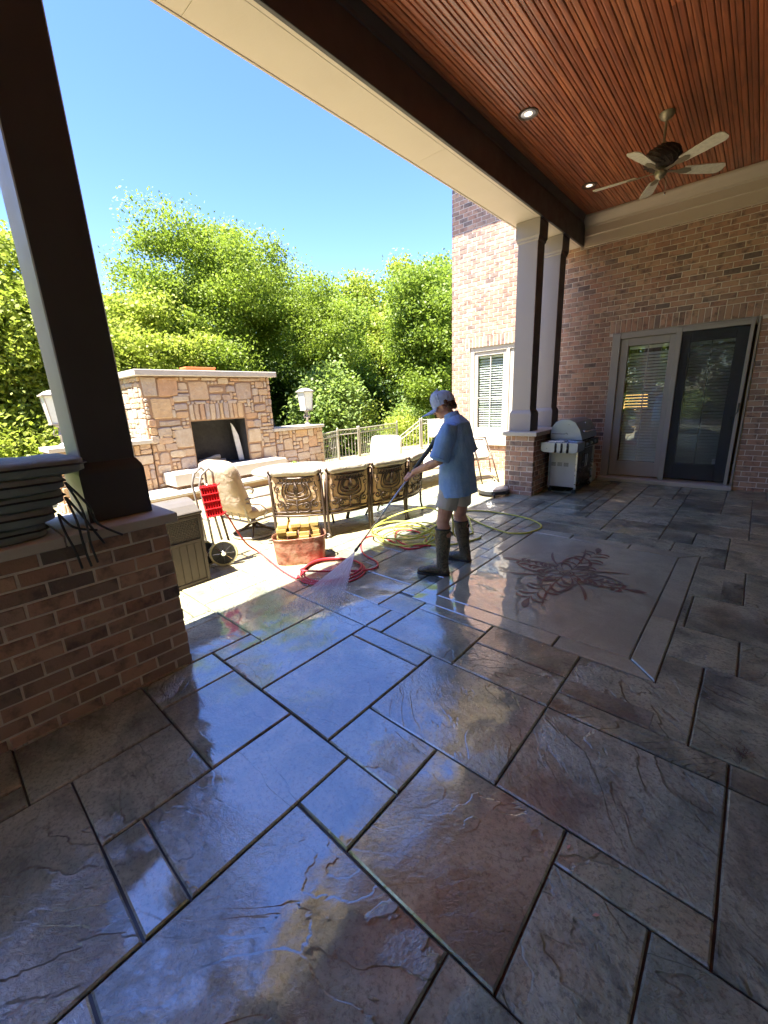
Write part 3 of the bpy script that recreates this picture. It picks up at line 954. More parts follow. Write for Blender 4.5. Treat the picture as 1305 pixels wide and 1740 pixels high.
link('crown_moulding', cr, M_darkboard, beam)
link('outer_fascia', MB().box((-.235, -8.4, -.006), (-.213, 5.165, .82), .003), M_soffit, beam)
roof = link('porch_roof', MB().box((-3.095, -5.2, CZ + .03), (3.295, 8.36, 4.82)), M_taupe, kind='structure')
# ceiling boards
ceil = link('ceiling', MB().box((-2.6, -5.2, CZ + .012), (3.29, 8.36, CZ + .028)), simple('ceiling_backing', (.03, .012, .008), .9), kind='structure')
bw = .083
nb_ = int((3.29 + 2.6) / bw)
def board(x, ya, yb):
    w = bw
    pr = [(0.003, .012), (0.003, .005), (.009, 0), (w * .5 - .012, 0), (w * .5 - .006, .006), (w * .5 + .000, .0015), (w * .5 + .008, .0), (w - .009, 0), (w - .003, .005), (w - .003, .012)]
    mb = MB(); n = len(pr)
    mb.add([(x + a, ya, CZ + z) for a, z in pr] + [(x + a, yb, CZ + z) for a, z in pr],
           [(i, n + i, n + (i + 1) % n, (i + 1) % n) for i in range(n)] + [tuple(range(n)), tuple(range(2 * n - 1, n - 1, -1))])
    return mb
for i in range(nb_):
    x = -2.6 + i * bw
    j1 = R.uniform(1.5, 6.8)
    link('ceiling_board', board(x, -5.2, j1 - .0008), M_ceiling, ceil)
    link('ceiling_board', board(x, j1 + .0008, 8.34), M_ceiling, ceil)
# cornice on the brick wall
cor = empty('wall_cornice', (.3, WY, 4.0), 'cream stepped cornice between the brick wall and the wood ceiling', 'cornice')
def run_x(prof, x0, x1):
    mb = MB(); n = len(prof)
    mb.add([(x0, y, z) for y, z in prof] + [(x1, y, z) for y, z in prof], [(i, (i + 1) % n, n + (i + 1) % n, n + i) for i in range(n)] + [tuple(range(n - 1, -1, -1)), tuple(range(n, 2 * n))])
    return mb
X0c, X1c = -2.632 - .3, 3.0
link('frieze_board', run_x([(-.04, 0), (-.04, .125), (-.045, .13), (-.06, .135), (-.06, .25), (.0, .25), (.0, 0)], X0c, X1c), M_cornice, cor)
link('crown_moulding', run_x([(-.061, .252), (-.068, .262), (-.072, .285), (-.10, .315), (-.14, .345), (-.165, .375), (-.175, .39), (-.175, .418), (0, .418), (0, .252)], X0c, X1c), M_cornice, cor)
link('bed_moulding', run_x([(-.002, -.03), (-.03, -.022), (-.03, -.001), (0, -.001)], X0c, X1c), M_cornice, cor)
# ------------------------------------------------------------------ columns
def column(x0, y0, z0, label, sx=.30, sy=.26, zt=3.995):
    e = empty('porch_column', (x0 + sx / 2, y0 + sy / 2, z0), label, 'column', 'square porch columns')
    a, b = sx / 2, sy / 2
    link('shaft', MB().box((-a, -b, .285), (a, b, zt - z0 - .235), .006), M_taupe, e)
    def flare(z_lo, z_hi, w_lo, w_hi, ch):
        mb = MB(); ls = [(w_lo, z_lo)] + ch + [(w_hi, z_hi)]
        vs = []; fs = []
        for w, z in ls: vs += [(-a - w, -b - w, z), (a + w, -b - w, z), (a + w, b + w, z), (-a - w, b + w, z)]
        for i in range(len(ls) - 1):
            for k in range(4): fs.append((4 * i + k, 4 * i + (k + 1) % 4, 4 * i + 4 + (k + 1) % 4, 4 * i + 4 + k))
        fs += [(3, 2, 1, 0), tuple(4 * (len(ls) - 1) + k for k in range(4))]
        mb.add(vs, fs); return mb
    link('base', flare(0, .325, .026, .001, [(.026, .265), (.020, .29)]), M_taupe, e)
    h = zt - z0
    link('capital', flare(h - .275, h, .001, .026, [(.012, h - .262), (.012, h - .24), (.026, h - .215)]), M_taupe, e)
    for ch in e.children:      # shade of the porch-facing (+X) sides put into the colour, using the dark board material
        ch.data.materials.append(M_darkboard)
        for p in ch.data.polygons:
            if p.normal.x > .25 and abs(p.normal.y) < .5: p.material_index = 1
    return e
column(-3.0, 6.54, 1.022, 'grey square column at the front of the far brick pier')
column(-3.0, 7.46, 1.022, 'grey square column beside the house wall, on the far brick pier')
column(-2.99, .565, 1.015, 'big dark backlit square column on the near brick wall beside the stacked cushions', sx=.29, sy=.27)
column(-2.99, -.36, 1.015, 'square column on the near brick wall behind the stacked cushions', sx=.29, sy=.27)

# ------------------------------------------------------------------ far pier and near low wall
def brick_pier(name, x0, x1, y0, y1, zcap, label, cat, end='front'):
    """end='front': the short face looks to -Y (far pier); 'back': it looks to +Y (near wall)"""
    e = empty(name, ((x0 + x1) / 2, (y0 + y1) / 2, 0), label, cat)
    bpy.context.view_layer.update()
    i_ = .0075
    core = MB().box((x0 + i_, y0 + i_, -.01), (x1 - i_, y1 - i_, zcap - .002))
    wpart('mortar_core', core, M_mortar, e)
    nc = int(round(zcap / CH)); z0 = zcap - nc * CH
    recs = []
    Lx = x1 - x0; Ly = y1 - y0
    ex = .092
    if end == 'front':
        recs += wall_face((x1, y0, 0), (-1, 0, 0), (0, -1, 0), Lx, z0, nc, corner=(1, 1), parity=0, D=ex)
        recs += wall_face((x1, y1, 0), (0, -1, 0), (1, 0, 0), Ly, z0, nc, corner=(0, 1), parity=1, D=ex)
        recs += wall_face((x0, y0, 0), (0, 1, 0), (-1, 0, 0), Ly, z0, nc, corner=(1, 0), parity=1, D=ex)
    else:
        recs += wall_face((x0, y1, 0), (1, 0, 0), (0, 1, 0), Lx, z0, nc, corner=(1, 1), parity=0, D=ex)
        recs += wall_face((x1, y1, 0), (0, -1, 0), (1, 0, 0), Ly, z0, nc, corner=(1, 0), parity=1, D=ex)
    return e, recs
pier, recs = brick_pier('brick_pier', -3.03, -2.55, 6.40, WY - .01, .955, 'red brick pier with pale stone cap under the two far columns', 'pier')
lay(recs, pier, 299)
bpy.context.view_layer.update()
for a, b in ((6.345, 7.30), (7.302, WY - .005)):
    wpart('cap_stone', MB().box((-3.082, a, .957), (-2.498, b, 1.02), .005), M_limestone, pier)
lowwall, recs = brick_pier('brick_low_wall', -3.03, -2.55, -5.2, .885, .955, 'low brick wall with stone cap in deep shade carrying the near column', 'low wall', end='back')
recs = [r for r in recs if r[0].translation.y > -5.1]
lay(recs, lowwall, 299)
bpy.context.view_layer.update()
for a, b in ((-5.2, -2.2), (-2.198, -.9), (-.898, .385), (.388, .935)):
    wpart('cap_stone', MB().box((-3.09, a, .957), (-2.50, b, 1.012), .005), M_limestone, lowwall)

# ------------------------------------------------------------------ recessed lights and fan
M_lens = simple('lamp_lens_white', (.9, .85, .75), .3)
M_lens.node_tree.nodes['Principled BSDF'].inputs['Emission Color'].default_value = (1, .82, .6, 1)
M_lens.node_tree.nodes['Principled BSDF'].inputs['Emission Strength'].default_value = .18
def downlight(x, y, label):
    e = empty('recessed_light', (x, y, CZ), label, 'ceiling light', 'recessed lights in the wood ceiling')
    link('trim_ring', MB().lathe([(.072, .01), (.074, -.006), (.098, -.010), (.102, -.004), (.102, .008)], n=28), M_bronze, e, smooth=True)
    link('baffle', MB().lathe([(.0735, -.004), (.060, .004), (.058, .02), (.06, .021)], n=24), M_chrome, e, smooth=True)
    link('lamp_lens', MB().ell((0, 0, .006), (.056, .056, .016), 20, 8), M_lens, e, smooth=True)
downlight(-2.235, 5.0, 'round recessed ceiling light near the dark beam, the closer of the two')
downlight(-2.25, 7.16, 'round recessed ceiling light in the far corner of the wood ceiling')

fan = empty('ceiling_fan', (-1.17, 6.08, CZ), 'five blade ceiling fan with whitewashed blades and wicker motor housing', 'ceiling fan')
M_fanmetal = simple('antique_brass', (.30, .25, .17), .4, metal=.6, var=.3, scale=40)
M_blade = simple('whitewashed_wicker_blade', (.60, .54, .44), .7, var=.35, scale=30, bmp=.003, bscale=180)
M_wicker = simple('dark_wicker', (.05, .03, .02), .6, var=.4, scale=60, bmp=.012, bscale=90)
link('canopy', MB().lathe([(.075, 0), (.074, -.015), (.062, -.03), (.058, -.045), (.030, -.065), (.018, -.075)], n=22), M_fanmetal, fan, smooth=True)
link('downrod', MB().tube([(0, 0, -.07), (0, 0, -.32)], .0125, 10), M_fanmetal, fan, smooth=True)
link('motor_housing', MB().lathe([(.03, -.30), (.10, -.315), (.155, -.35), (.172, -.40), (.165, -.45), (.12, -.49), (.06, -.50)], n=26), M_wicker, fan, smooth=True)
wk = MB()
for k in range(16):
    a = 2 * math.pi * k / 16
    wk.tube([(math.cos(a + .5 * t) * r_, math.sin(a + .5 * t) * r_, z) for t, (r_, z) in enumerate([(.105, -.312), (.163, -.352), (.180, -.40), (.172, -.45), (.125, -.492)])], .006, 5)
link('wicker_weave', wk, M_wicker, fan, smooth=True)
link('switch_housing', MB().lathe([(.05, -.498), (.058, -.52), (.058, -.56), (.045, -.585), (.018, -.60), (.008, -.61)], n=20), M_fanmetal, fan, smooth=True)
link('pull_chain', MB().tube([(.045, .0, -.57), (.06, 0, -.60), (.062, 0, -.74)], .0022, 5).lathe([(.003, -.77), (.008, -.765), (.008, -.745), (.002, -.74)], (.062, 0, 0), 8), M_chrome, fan)
phi0 = rad(-31)
for k in range(5):
    a = phi0 + 2 * math.pi * k / 5
    mr = Matrix.Rotation(a, 4, 'Z') @ Matrix.Rotation(rad(-13), 4, 'X')
    pl = [(.24, -.052), (.45, -.068), (.62, -.074), (.655, -.060), (.675, -.035), (.675, .035), (.655, .060), (.62, .074), (.45, .068), (.24, .052), (.225, 0)]
    mb = MB().prism(pl, -.004, .004, .0015, to=Matrix.Translation((0, 0, -.525)) @ mr)
    link('blade', mb, M_blade, fan)
    mb = MB().prism([(.05, -.018), (.16, -.014), (.22, -.04), (.30, -.034), (.33, 0), (.30, .034), (.22, .04), (.16, .014), (.05, .018)], -.011, -.005, .001, to=Matrix.Translation((0, 0, -.525)) @ mr)
    link('blade_bracket', mb, M_fanmetal, fan)

# ================================================================== OUTDOOR FIREPLACE
FX = -8.3
fp = empty('stone_fireplace', (-8.8, 4.2, 0), 'tan rubble stone outdoor fireplace with flat stone mantel top and black firebox', 'fireplace')
bpy.context.view_layer.update()
core = MB()
slab_core = [(-9.28, 2.875, -.2, -8.75, 5.535, 2.2), (-8.75, 2.875, -.2, FX + 0, 3.66, 2.2), (-8.75, 4.84, -.2, FX, 5.535, 2.2), (-8.75, 3.66, 1.36, FX, 4.84, 2.2), (-8.75, 3.66, -.2, FX, 4.84, .44)]
for a in slab_core: core.box(a[:3], a[3:])
wpart('mortar_core', core, M_stonemortar, fp)
M_fire = simple('sooty_firebrick', (.035, .032, .030), .9, var=.5, scale=9, bmp=.01, bscale=25)
fb = MB()
fb.box((-8.74, 3.66, .442), (-8.73, 4.84, 1.358)); fb.box((-8.73, 3.66, .442), (FX - .02, 3.672, 1.358)); fb.box((-8.73, 4.828, .442), (FX - .02, 4.84, 1.358))
fb.box((-8.73, 3.672, .442), (FX - .02, 4.828, .452)); fb.box((-8.73, 3.672, 1.35), (FX - .02, 4.828, 1.358))
wpart('firebox', fb, M_fire, fp)
RS = random.Random(5)
def stone_poly(u0, u1, z0, z1, g=.014):
    """rounded, slightly irregular quadrilateral outline, CCW"""
    w = u1 - u0; h = z1 - z0
    k = min(.035, w * .28, h * .28)
    j = lambda a: RS.uniform(-a, a)
    sx = min(.016, w * .07); sz = min(.014, h * .09)
    a0, a1, b0, b1 = u0 + g, u1 - g, z0 + g, z1 - g
    c = [(a0 + j(sx), b0 + j(sz)), (a1 + j(sx), b0 + j(sz)), (a1 + j(sx), b1 + j(sz)), (a0 + j(sx), b1 + j(sz))]
    out = []
    for i in range(4):
        p = Vector(c[i]); pr = Vector(c[i - 1]); nx_ = Vector(c[(i + 1) % 4])
        kk = k * RS.uniform(.35, 1)
        out.append(p + (pr - p).normalized() * kk)
        out.append(p + (nx_ - p).normalized() * kk * RS.uniform(.6, 1.2))
        m = (p + nx_) / 2
        if (nx_ - p).length > .16: out.append(m + Vector((j(.007), j(.007))))
    return [(v.x, v.y) for v in out]
def stones(parent, origin, u, n, L, z0, z1, big=(), holes=(), cell=.082, mat=None, proud=.03):
    mat = mat or M_stone
    m = Matrix((Vector(u), Vector((0, 0, 1)), Vector(n))).transposed().to_4x4(); m.translation = Vector(origin)
    nu = int(round(L / cell)); nz_ = int(round((z1 - z0) / cell))
    cu = L / nu; cz_ = (z1 - z0) / nz_
    oc = set()
    rects = []
    for (a, b, c, d) in big:
        rects.append((a, b, c, d))
    for (a, b, c, d) in list(big) + list(holes):
        for i in range(nu):
            for k in range(nz_):
                x = (i + .5) * cu; z = z0 + (k + .5) * cz_
                if a - .005 < x < b + .005 and c - .005 < z < d + .005: oc.add((i, k))
    for k in range(nz_):
        for i in range(nu):
            if (i, k) in oc: continue
            opts = [(3, 2), (2, 1), (3, 1), (2, 2), (1, 1), (4, 2), (3, 3), (2, 1), (1, 2), (4, 1)] if not big else [(2, 1), (3, 1), (2, 2), (1, 1), (3, 2), (1, 2)]
            RS.shuffle(opts)
            for w, h in opts + [(1, 1)]:
                if i + w <= nu and k + h <= nz_ and all((a, b) not in oc for a in range(i, i + w) for b in range(k, k + h)):
                    for a in range(i, i + w):
                        for b in range(k, k + h): oc.add((a, b))
                    rects.append((i * cu, (i + w) * cu, z0 + k * cz_, z0 + (k + h) * cz_)); break
    for (a, b, c, d) in rects:
        if b - a < .03 or d - c < .03: continue
        mb = MB(); pr = proud * RS.uniform(.6, 1.2)
        mb.prism(stone_poly(a, b, c, d, .007 if not big else .008), -.02, pr, .012, to=m)
        wpart('stone', mb, mat, parent)
bigs = [(2.88, 3.14, 1.85, 2.18), (3.15, 3.51, 1.84, 2.18), (2.99, 3.36, 1.44, 1.83), (3.72, 4.1, 1.75, 2.11), (4.7, 5.05, 1.74, 2.1), (3.3, 3.65, 0.88, 1.24), (4.85, 5.18, 0.82, 1.13), (2.97, 3.16, 0.62, 0.84), (3.33, 3.65, 0.46, 0.69), (2.91, 3.16, 0.43, 0.61), (5.19, 5.53, 0.42, 0.7), (3.52, 3.7, 1.95, 2.11), (3.38, 3.7, 1.74, 1.85), (3.38, 3.65, 1.58, 1.72), (3.38, 3.64, 1.43, 1.56), (4.12, 4.36, 1.74, 1.88), (4.37, 4.58, 1.73, 1.87), (4.48, 4.68, 1.91, 2.03), (4.13, 4.44, 1.9, 2.02), (4.32, 4.56, 2.05, 2.19), (5.08, 5.38, 1.48, 1.64), (3.02, 3.28, 1.13, 1.29), (3.17, 3.43, 0.70, 0.84), (3.45, 3.65, 0.71, 0.86), (3.66, 3.95, 2.13, 2.19), (3.98, 4.31, 2.12, 2.19), (4.58, 4.8, 2.12, 2.19), (4.83, 5.26, 2.12, 2.19), (3.06, 3.46, 1.3, 1.41), (4.86, 5.14, 1.34, 1.47), (4.86, 5.03, 1.15, 1.32), (5.05, 5.23, 1.15, 1.32), (3.0, 3.27, 0.98, 1.11), (4.86, 5.12, .46, .60), (4.86, 5.14, .62, .80)]
Y0 = 2.875
bigs = [(a - Y0, b - Y0, c, d) for a, b, c, d in bigs]
lint = []
u_ = 3.66
RSl = random.Random(3)
while u_ < 4.80:
    w_ = RSl.uniform(.085, .13)
    e_ = min(u_ + w_, 4.86)
    lint.append((u_ - Y0, e_ - Y0, 1.375, 1.70)); u_ = e_
stones(fp, (FX, Y0, 0), (0, 1, 0), (1, 0, 0), 5.535 - Y0, .18, 2.2, big=bigs + lint, holes=[(3.655 - Y0, 4.845 - Y0, .44, 1.375)], cell=.075)
stones(fp, (-9.28, Y0, 0), (1, 0, 0), (0, -1, 0), .98, 1.0, 2.2, cell=.09)
wpart('mantel_slab', MB().box((-9.42, 2.77, 2.205), (-8.17, 5.67, 2.31), .008), M_limestone, fp)
# hearth and step
wpart('hearth_slab', MB().box((-8.27, 2.965, .235), (-7.74, 5.40, .455), .008), M_limestone, fp)
wpart('hearth_base', MB().box((-8.27, 3.05, -.1), (-7.86, 5.30, .233)), M_stonemortar, fp)
wpart('step', MB().box((-8.27, 2.0, -.1), (-7.44, 6.6, .118)), M_stonemortar, fp)
wpart('step_cap', MB().box((-8.27, 1.96, .12), (-7.38, 6.64, .170), .006), M_limestone, fp)
# charred logs, poker and pale pointed sliver inside
M_log = simple('grey_log', (.28, .25, .21), .9, var=.4, scale=14, bmp=.01, bscale=30)
for a, b, r_, lab in (((-8.52, 3.80, .53), (-8.50, 4.25, .60), .045, 'pale split log on top of the pile in the firebox'), ((-8.46, 3.95, .50), (-8.55, 4.38, .50), .042, 'grey log lying under the other in the firebox')):
    mb = MB(); pts = [Vector(a).lerp(Vector(b), t / 5) + Vector((0, 0, R.uniform(-.006, .006))) for t in range(6)]
    tag(link('log', mb.tube(pts, [r_ * R.uniform(.88, 1.1) for _ in pts], 8), M_log, smooth=True), lab, 'log')
mb = MB(); mm = Matrix((Vector((0, 1, 0)), Vector((0, 0, 1)), Vector((1, 0, 0)))).transposed().to_4x4(); mm.translation = Vector((-8.5, 0, 0))
mb.prism([(4.69, .455), (4.80, .455), (4.775, .72), (4.735, 1.0), (4.66, 1.18), (4.60, 1.27), (4.615, 1.1), (4.65, .8)], -.02, .02, .004, to=mm)  # thin pale pointed prism standing inside the firebox
tag(link('pale_sliver', mb, simple('pale_sliver_surface', (.72, .70, .66), .8, var=.25, scale=12, bmp=.004)), 'narrow pale pointed sliver standing inside the black firebox', 'stone slab')
# wings
def wing(y0, y1, zc, label):
    e = empty('stone_wing_wall', (-8.55, (y0 + y1) / 2, 0), label, 'wall')
    bpy.context.view_layer.update()
    wpart('mortar_core', MB().box((-8.85, y0, -.2), (FX, y1, zc)), M_stonemortar, e)
    stones(e, (FX, y0, 0), (0, 1, 0), (1, 0, 0), y1 - y0, .0, zc, cell=.095)
    stones(e, (-8.85, y0, 0), (1, 0, 0), (0, -1, 0), .55, .0, zc, cell=.095)
    wpart('cap_stone', MB().box((-8.93, y0 - .06, zc + .002), (FX + .09, y1 + .02, zc + .072), .006), M_limestone, e)
wing(5.55, 6.96, 1.01, 'low tan stone wing wall on the railing side of the fireplace')
wing(1.40, 2.855, 1.02, 'low tan stone wing wall half hidden behind the dark column')
# lanterns
def lantern(x, y, z, label):
    e = empty('pedestal_lantern', (x, y, z), label, 'lantern', 'cast lanterns on the stone wing walls')
    sc_ = MB()
    sc_.lathe([(.085, 0), (.085, .02), (.06, .04), (.03, .06), (.028, .16), (.05, .19), (.03, .22), (.026, .30), (.07, .335), (.07, .35)], n=14)
    for k in range(4):
        a = math.pi / 2 * k
        pts = [(math.cos(a) * r_, math.sin(a) * r_, z_) for r_, z_ in ((.03, .28), (.075, .27), (.10, .22), (.085, .17), (.06, .18), (.065, .21))]
        sc_.tube(pts, .009, 6)
    link('pedestal', sc_, M_pewter, e, smooth=True)
    M = []
    def sq(w0, w1, z0, z1, nm, mt):
        vs = [(-w0, -w0, z0), (w0, -w0, z0), (w0, w0, z0), (-w0, w0, z0), (-w1, -w1, z1), (w1, -w1, z1), (w1, w1, z1), (-w1, w1, z1)]
        return link(nm, MB().add(vs, [(0, 3, 2, 1), (4, 5, 6, 7), (0, 1, 5, 4), (1, 2, 6, 5), (2, 3, 7, 6), (3, 0, 4, 7)]), mt, e)
    sq(.118, .118, .352, .372, 'tray', M_taupe2)
    sq(.098, .130, .374, .80, 'glass_body', M_frost)
    for sx in (-1, 1):
        for sy in (-1, 1):
            link('corner_bar', MB().tube([(sx * .102, sy * .102, .372), (sx * .134, sy * .134, .802)], .010, 5), M_taupe2, e)
    sq(.165, .165, .803, .825, 'eave', M_taupe2); sq(.15, .085, .826, .875, 'roof', M_taupe2); sq(.085, .03, .876, .895, 'cap', M_taupe2)
    return e
M_taupe2 = simple('weathered_metal', (.42, .38, .33), .6, metal=.1, var=.2, scale=14)
lantern(-8.55, 6.72, 1.083, 'white glass pedestal lantern on the stone wing wall beside the railing')
lantern(-8.55, 1.62, 1.093, 'white glass pedestal lantern partly hidden behind the dark porch column')
tag(link('terracotta_planter', MB().box((-8.75, 3.83, 2.312), (-8.5, 4.42, 2.385), .012).box((-8.765, 3.815, 2.372), (-8.485, 4.435, 2.40), .006), simple('terracotta', (.62, .17, .05), .7, var=.1)), 'orange rectangular planter lying on the fireplace mantel top', 'planter')

# ================================================================== RAILINGS
def railing(pts, label, zb, h=.93, pitch=.105, group=None):
    """pts: list of (x, y, ztop)"""
    e = empty('iron_railing', (pts[0][0], pts[0][1], zb), label, 'railing', group)
    O = Vector((pts[0][0], pts[0][1], zb))
    P = [Vector(p) - O for p in pts]
    for i, p in enumerate(P):
        link('post', MB().box((p.x - .022, p.y - .022, p.z - h), (p.x + .022, p.y + .022, p.z + .03), .003).ell((p.x, p.y, p.z + .045), (.026, .026, .026), 8, 5), M_rail, e)
    for a, b in zip(P, P[1:]):
        for dz in (0, -.13, -h + .09):
            link('rail', MB().tube([a + Vector((0, 0, dz)), b + Vector((0, 0, dz))], .014, 6), M_rail, e)
        L = Vector((b.x - a.x, b.y - a.y)).length; n = max(2, int(L / pitch))
        for k in range(1, n):
            q = a.lerp(b, k / n)
            mb = MB().tube([q + Vector((0, 0, -.13)), q + Vector((0, 0, -h + .09))], .0075, 5, cap=False)
            if k % 2: mb.ell(q + Vector((0, 0, -.45)), (.018, .018, .035), 6, 4)
            link('baluster', mb, M_rail, e)
            r_ = .045
            if k < n: link('ring', MB().tube([q + Vector(((b.x - a.x) / L * r_ * math.cos(t), (b.y - a.y) / L * r_ * math.cos(t), -.065 + r_ * math.sin(t))) for t in [2 * math.pi * s / 8 for s in range(8)]], .006, 4, closed=True), M_rail, e)
M_rail = simple('railing_iron', (.42, .38, .32), .45, metal=.3, var=.2)
railing([(-8.43, 7.06, .82), (-8.84, 7.97, .82)], 'short grey iron railing panel next to the stone wing wall', -.1)
railing([(-8.92, 8.05, .83), (-8.80, 8.74, .83)], 'front iron railing panel with two square posts', -.1)
railing([(-8.82, 8.82, .83), (-9.2, 11.05, .83)], 'long iron railing panel behind the round backed chair', -.1)
railing([(-8.85, 10.25, .20), (-8.06, 10.83, .93)], 'sloping iron stair handrail rising toward the house', -.6, h=.85)
railing([(-8.04, 10.90, .94), (-7.40, 11.95, .93)], 'level iron railing panel behind the person', -.05)

# ================================================================== VEGETATION
def leaf_mesh(name, C, size, rs, mat, flat=.35):
    n = len(C)
    nrm = rs.normal(size=(n, 3)); nrm[:, 2] = np.abs(nrm[:, 2]) + flat; nrm /= np.linalg.norm(nrm, axis=1)[:, None]
    t = rs.normal(size=(n, 3)); t[:, 2] -= .35
    t -= nrm * (t * nrm).sum(1)[:, None]; t /= np.linalg.norm(t, axis=1)[:, None] + 1e-9
    b = np.cross(nrm, t)
    s = size * rs.uniform(.6, 1.25, n)[:, None]
    V = np.empty((n, 4, 3))
    V[:, 0] = C - t * s * .5
    V[:, 1] = C + b * s * .34 + nrm * s * .08
    V[:, 2] = C + t * s * .6
    V[:, 3] = C - b * s * .34 + nrm * s * .08
    me = bpy.data.meshes.new(name)
    me.vertices.add(n * 4); me.vertices.foreach_set('co', V.reshape(-1).astype(np.float32))
    me.loops.add(n * 4); me.loops.foreach_set('vertex_index', np.arange(n * 4, dtype=np.int32))
    me.polygons.add(n); me.polygons.foreach_set('loop_start', np.arange(0, n * 4, 4, dtype=np.int32))
    me.update(calc_edges=True)
    me.materials.append(mat)
    return me
def clumps(center, radii, n, rs, carve=.55, hollow=.35, zmin=None, window=None):
    out = []
    c = np.array(center); r = np.array(radii)
    sx = rs.uniform(0, 50)
    while len(out) < n:
        p = rs.uniform(-1, 1, 3)
        d = np.linalg.norm(p)
        if d > 1.12: continue
        v = Vector((p[0] * 1.6 + sx, p[1] * 1.6, p[2] * 1.6))
        lim = .84 + .55 * mnoise.noise(v)
        if d > lim: continue
        if d < hollow and rs.random() < .7: continue
        if mnoise.noise(Vector((p[0] * 3.1 + sx, p[1] * 3.1 + 9, p[2] * 3.1))) < -carve * .5: continue
        q = c + p * r
        if zmin is not None and q[2] < zmin: continue
        if window is not None:
            tx, ty, zt_, hw = window          # keep the trunk in view: no low clumps on its porch side
            dn_ = math.hypot(tx, ty); along = (q[0] * tx + q[1] * ty) / dn_; across = abs(q[0] * ty - q[1] * tx) / dn_
            if q[2] < zt_ and along < dn_ + .8 and across * dn_ / max(along, 1) < hw: continue
        out.append(q)
    return np.array(out)
def tree(name, label, cat, base, center, radii, ncl, leaves, lsize, mat, seed, trunk=.16, crad=.42, group=None, lean=None, zmin=None, hollow=.35, window=None):
    rs = np.random.RandomState(seed)
    e = empty(name, base, label, cat, group)
    B = np.array(base)
    C = clumps(center, radii, ncl, rs, zmin=zmin, hollow=hollow, window=window)
    # limbs grow towards the clumps
    mb = MB(); c = np.array(center)
    nodes = []
    hh = (c[2] - B[2]) * .78
    for k in range(9):
        t = k / 8
        w = np.array([math.sin(t * 3 + seed) * .16, math.cos(t * 2.3 + seed) * .16, 0]) * t
        nodes.append((B + (np.array([c[0], c[1], B[2] + hh]) - B) * np.array([t ** 1.4, t ** 1.4, t]) + w, trunk * (1.15 - .62 * t)))
    mb.tube([Vector(p - B) for p, r_ in nodes], [r_ * (1.35 if i == 0 else 1) for i, (p, r_) in enumerate(nodes)], 9)
    order = C[np.argsort(np.linalg.norm(C - nodes[-1][0], axis=1))]
    cand_ = [(n_[0], n_[1]) for n_ in nodes[3:]]
    for q in order[::2][:150]:
        best = min(cand_, key=lambda n_: np.linalg.norm(n_[0] - q) + (0.6 * max(0, n_[0][2] - q[2])))
        a, ra = best; d = np.linalg.norm(q - a)
        m1 = (a + q) / 2 + rs.normal(size=3) * d * .10 + np.array([0, 0, -.06 * d])
        r1 = min(ra * .72, trunk * .5)
        mb.tube([Vector(a - B), Vector(m1 - B), Vector(q - B)], [r1, r1 * .7, r1 * .35], 5, cap=False)
        cand_.append((m1, r1 * .75)); cand_.append((q, r1 * .4))
    link('trunk', mb, M_bark, e, smooth='all')
    tot = []
    for q in C:
        k = int(leaves * rs.uniform(.5, 1.4))
        rr_ = crad * rs.uniform(.7, 1.35)
        p = np.clip(rs.normal(size=(k, 3)), -1.75, 1.75) * np.array([rr_, rr_, rr_ * .62]) * .62
        tot.append(q + p)
    P = np.concatenate(tot) - B
    o = bpy.data.objects.new('crown', leaf_mesh('crown', P, lsize, rs, mat)); col.objects.link(o); o.parent = e
    return e
G1 = 'garden trees behind the fireplace'
tree('maple_tree', 'large spreading green tree with a dark forked trunk directly behind the fireplace', 'tree', (-13.3, 9.0, -.4), (-13.6, 8.0, 4.75), (3.0, 3.3, 2.75), 430, 260, .085, M_leaf_maple, 3, trunk=.25, crad=.46, zmin=2.2, window=(-13.0, 9.0, 4.2, 1.0))
tree('leaning_tree', 'slim dark second trunk with thin crown close beside the big tree', 'tree', (-13.2, 9.7, -.4), (-12.6, 10.6, 3.9), (1.6, 1.8, 2.1), 120, 220, .085, M_leaf_maple, 8, trunk=.14, crad=.42, zmin=2.0, window=(-13.0, 9.2, 4.0, .9))
tree('lime_tree', 'yellow green leafy tree seen just right of the dark column above the mantel', 'tree', (-12.9, 4.6, -.4), (-12.9, 4.7, 2.6), (1.7, 1.9, 2.0), 210, 200, .10, M_leaf_bright, 12, trunk=.10, crad=.42)
tree('lime_tree', 'yellow green leafy tree seen left of the dark column, at the picture edge', 'tree', (-12.6, 1.6, -.4), (-12.6, 1.7, 2.9), (1.9, 2.2, 2.8), 330, 200, .10, M_leaf_bright, 15, trunk=.10, crad=.42)
tree('garden_tree', 'dark green tree filling the gap between the lime trees', 'tree', (-17.5, 4.5, -.4), (-17.5, 4.5, 2.9), (2.2, 3.4, 2.6), 240, 150, .14, M_leaf_mid, 17, crad=.6)
tree('garden_tree', 'tall bright green tree rising beside the corner of the brick house', 'tree', (-9.6, 14.2, -.4), (-9.6, 14.0, 3.7), (1.6, 2.1, 3.4), 300, 190, .11, M_leaf_mid, 23, trunk=.13, crad=.44, zmin=.8)
tree('garden_tree', 'feathery light green tree top standing in the middle distance', 'tree', (-17.6, 20.0, -.3), (-17.6, 20.0, 5.0), (2.9, 2.6, 4.2), 280, 160, .17, M_leaf_bright, 27, trunk=.2, crad=.6, zmin=1.3)
tree('garden_tree', 'mid green rounded tree between the big tree and the feathery one', 'tree', (-17.2, 15.2, -.3), (-17.0, 15.2, 4.1), (2.6, 2.6, 3.5), 260, 150, .15, M_leaf_mid, 31, trunk=.18, crad=.55, zmin=1.0)
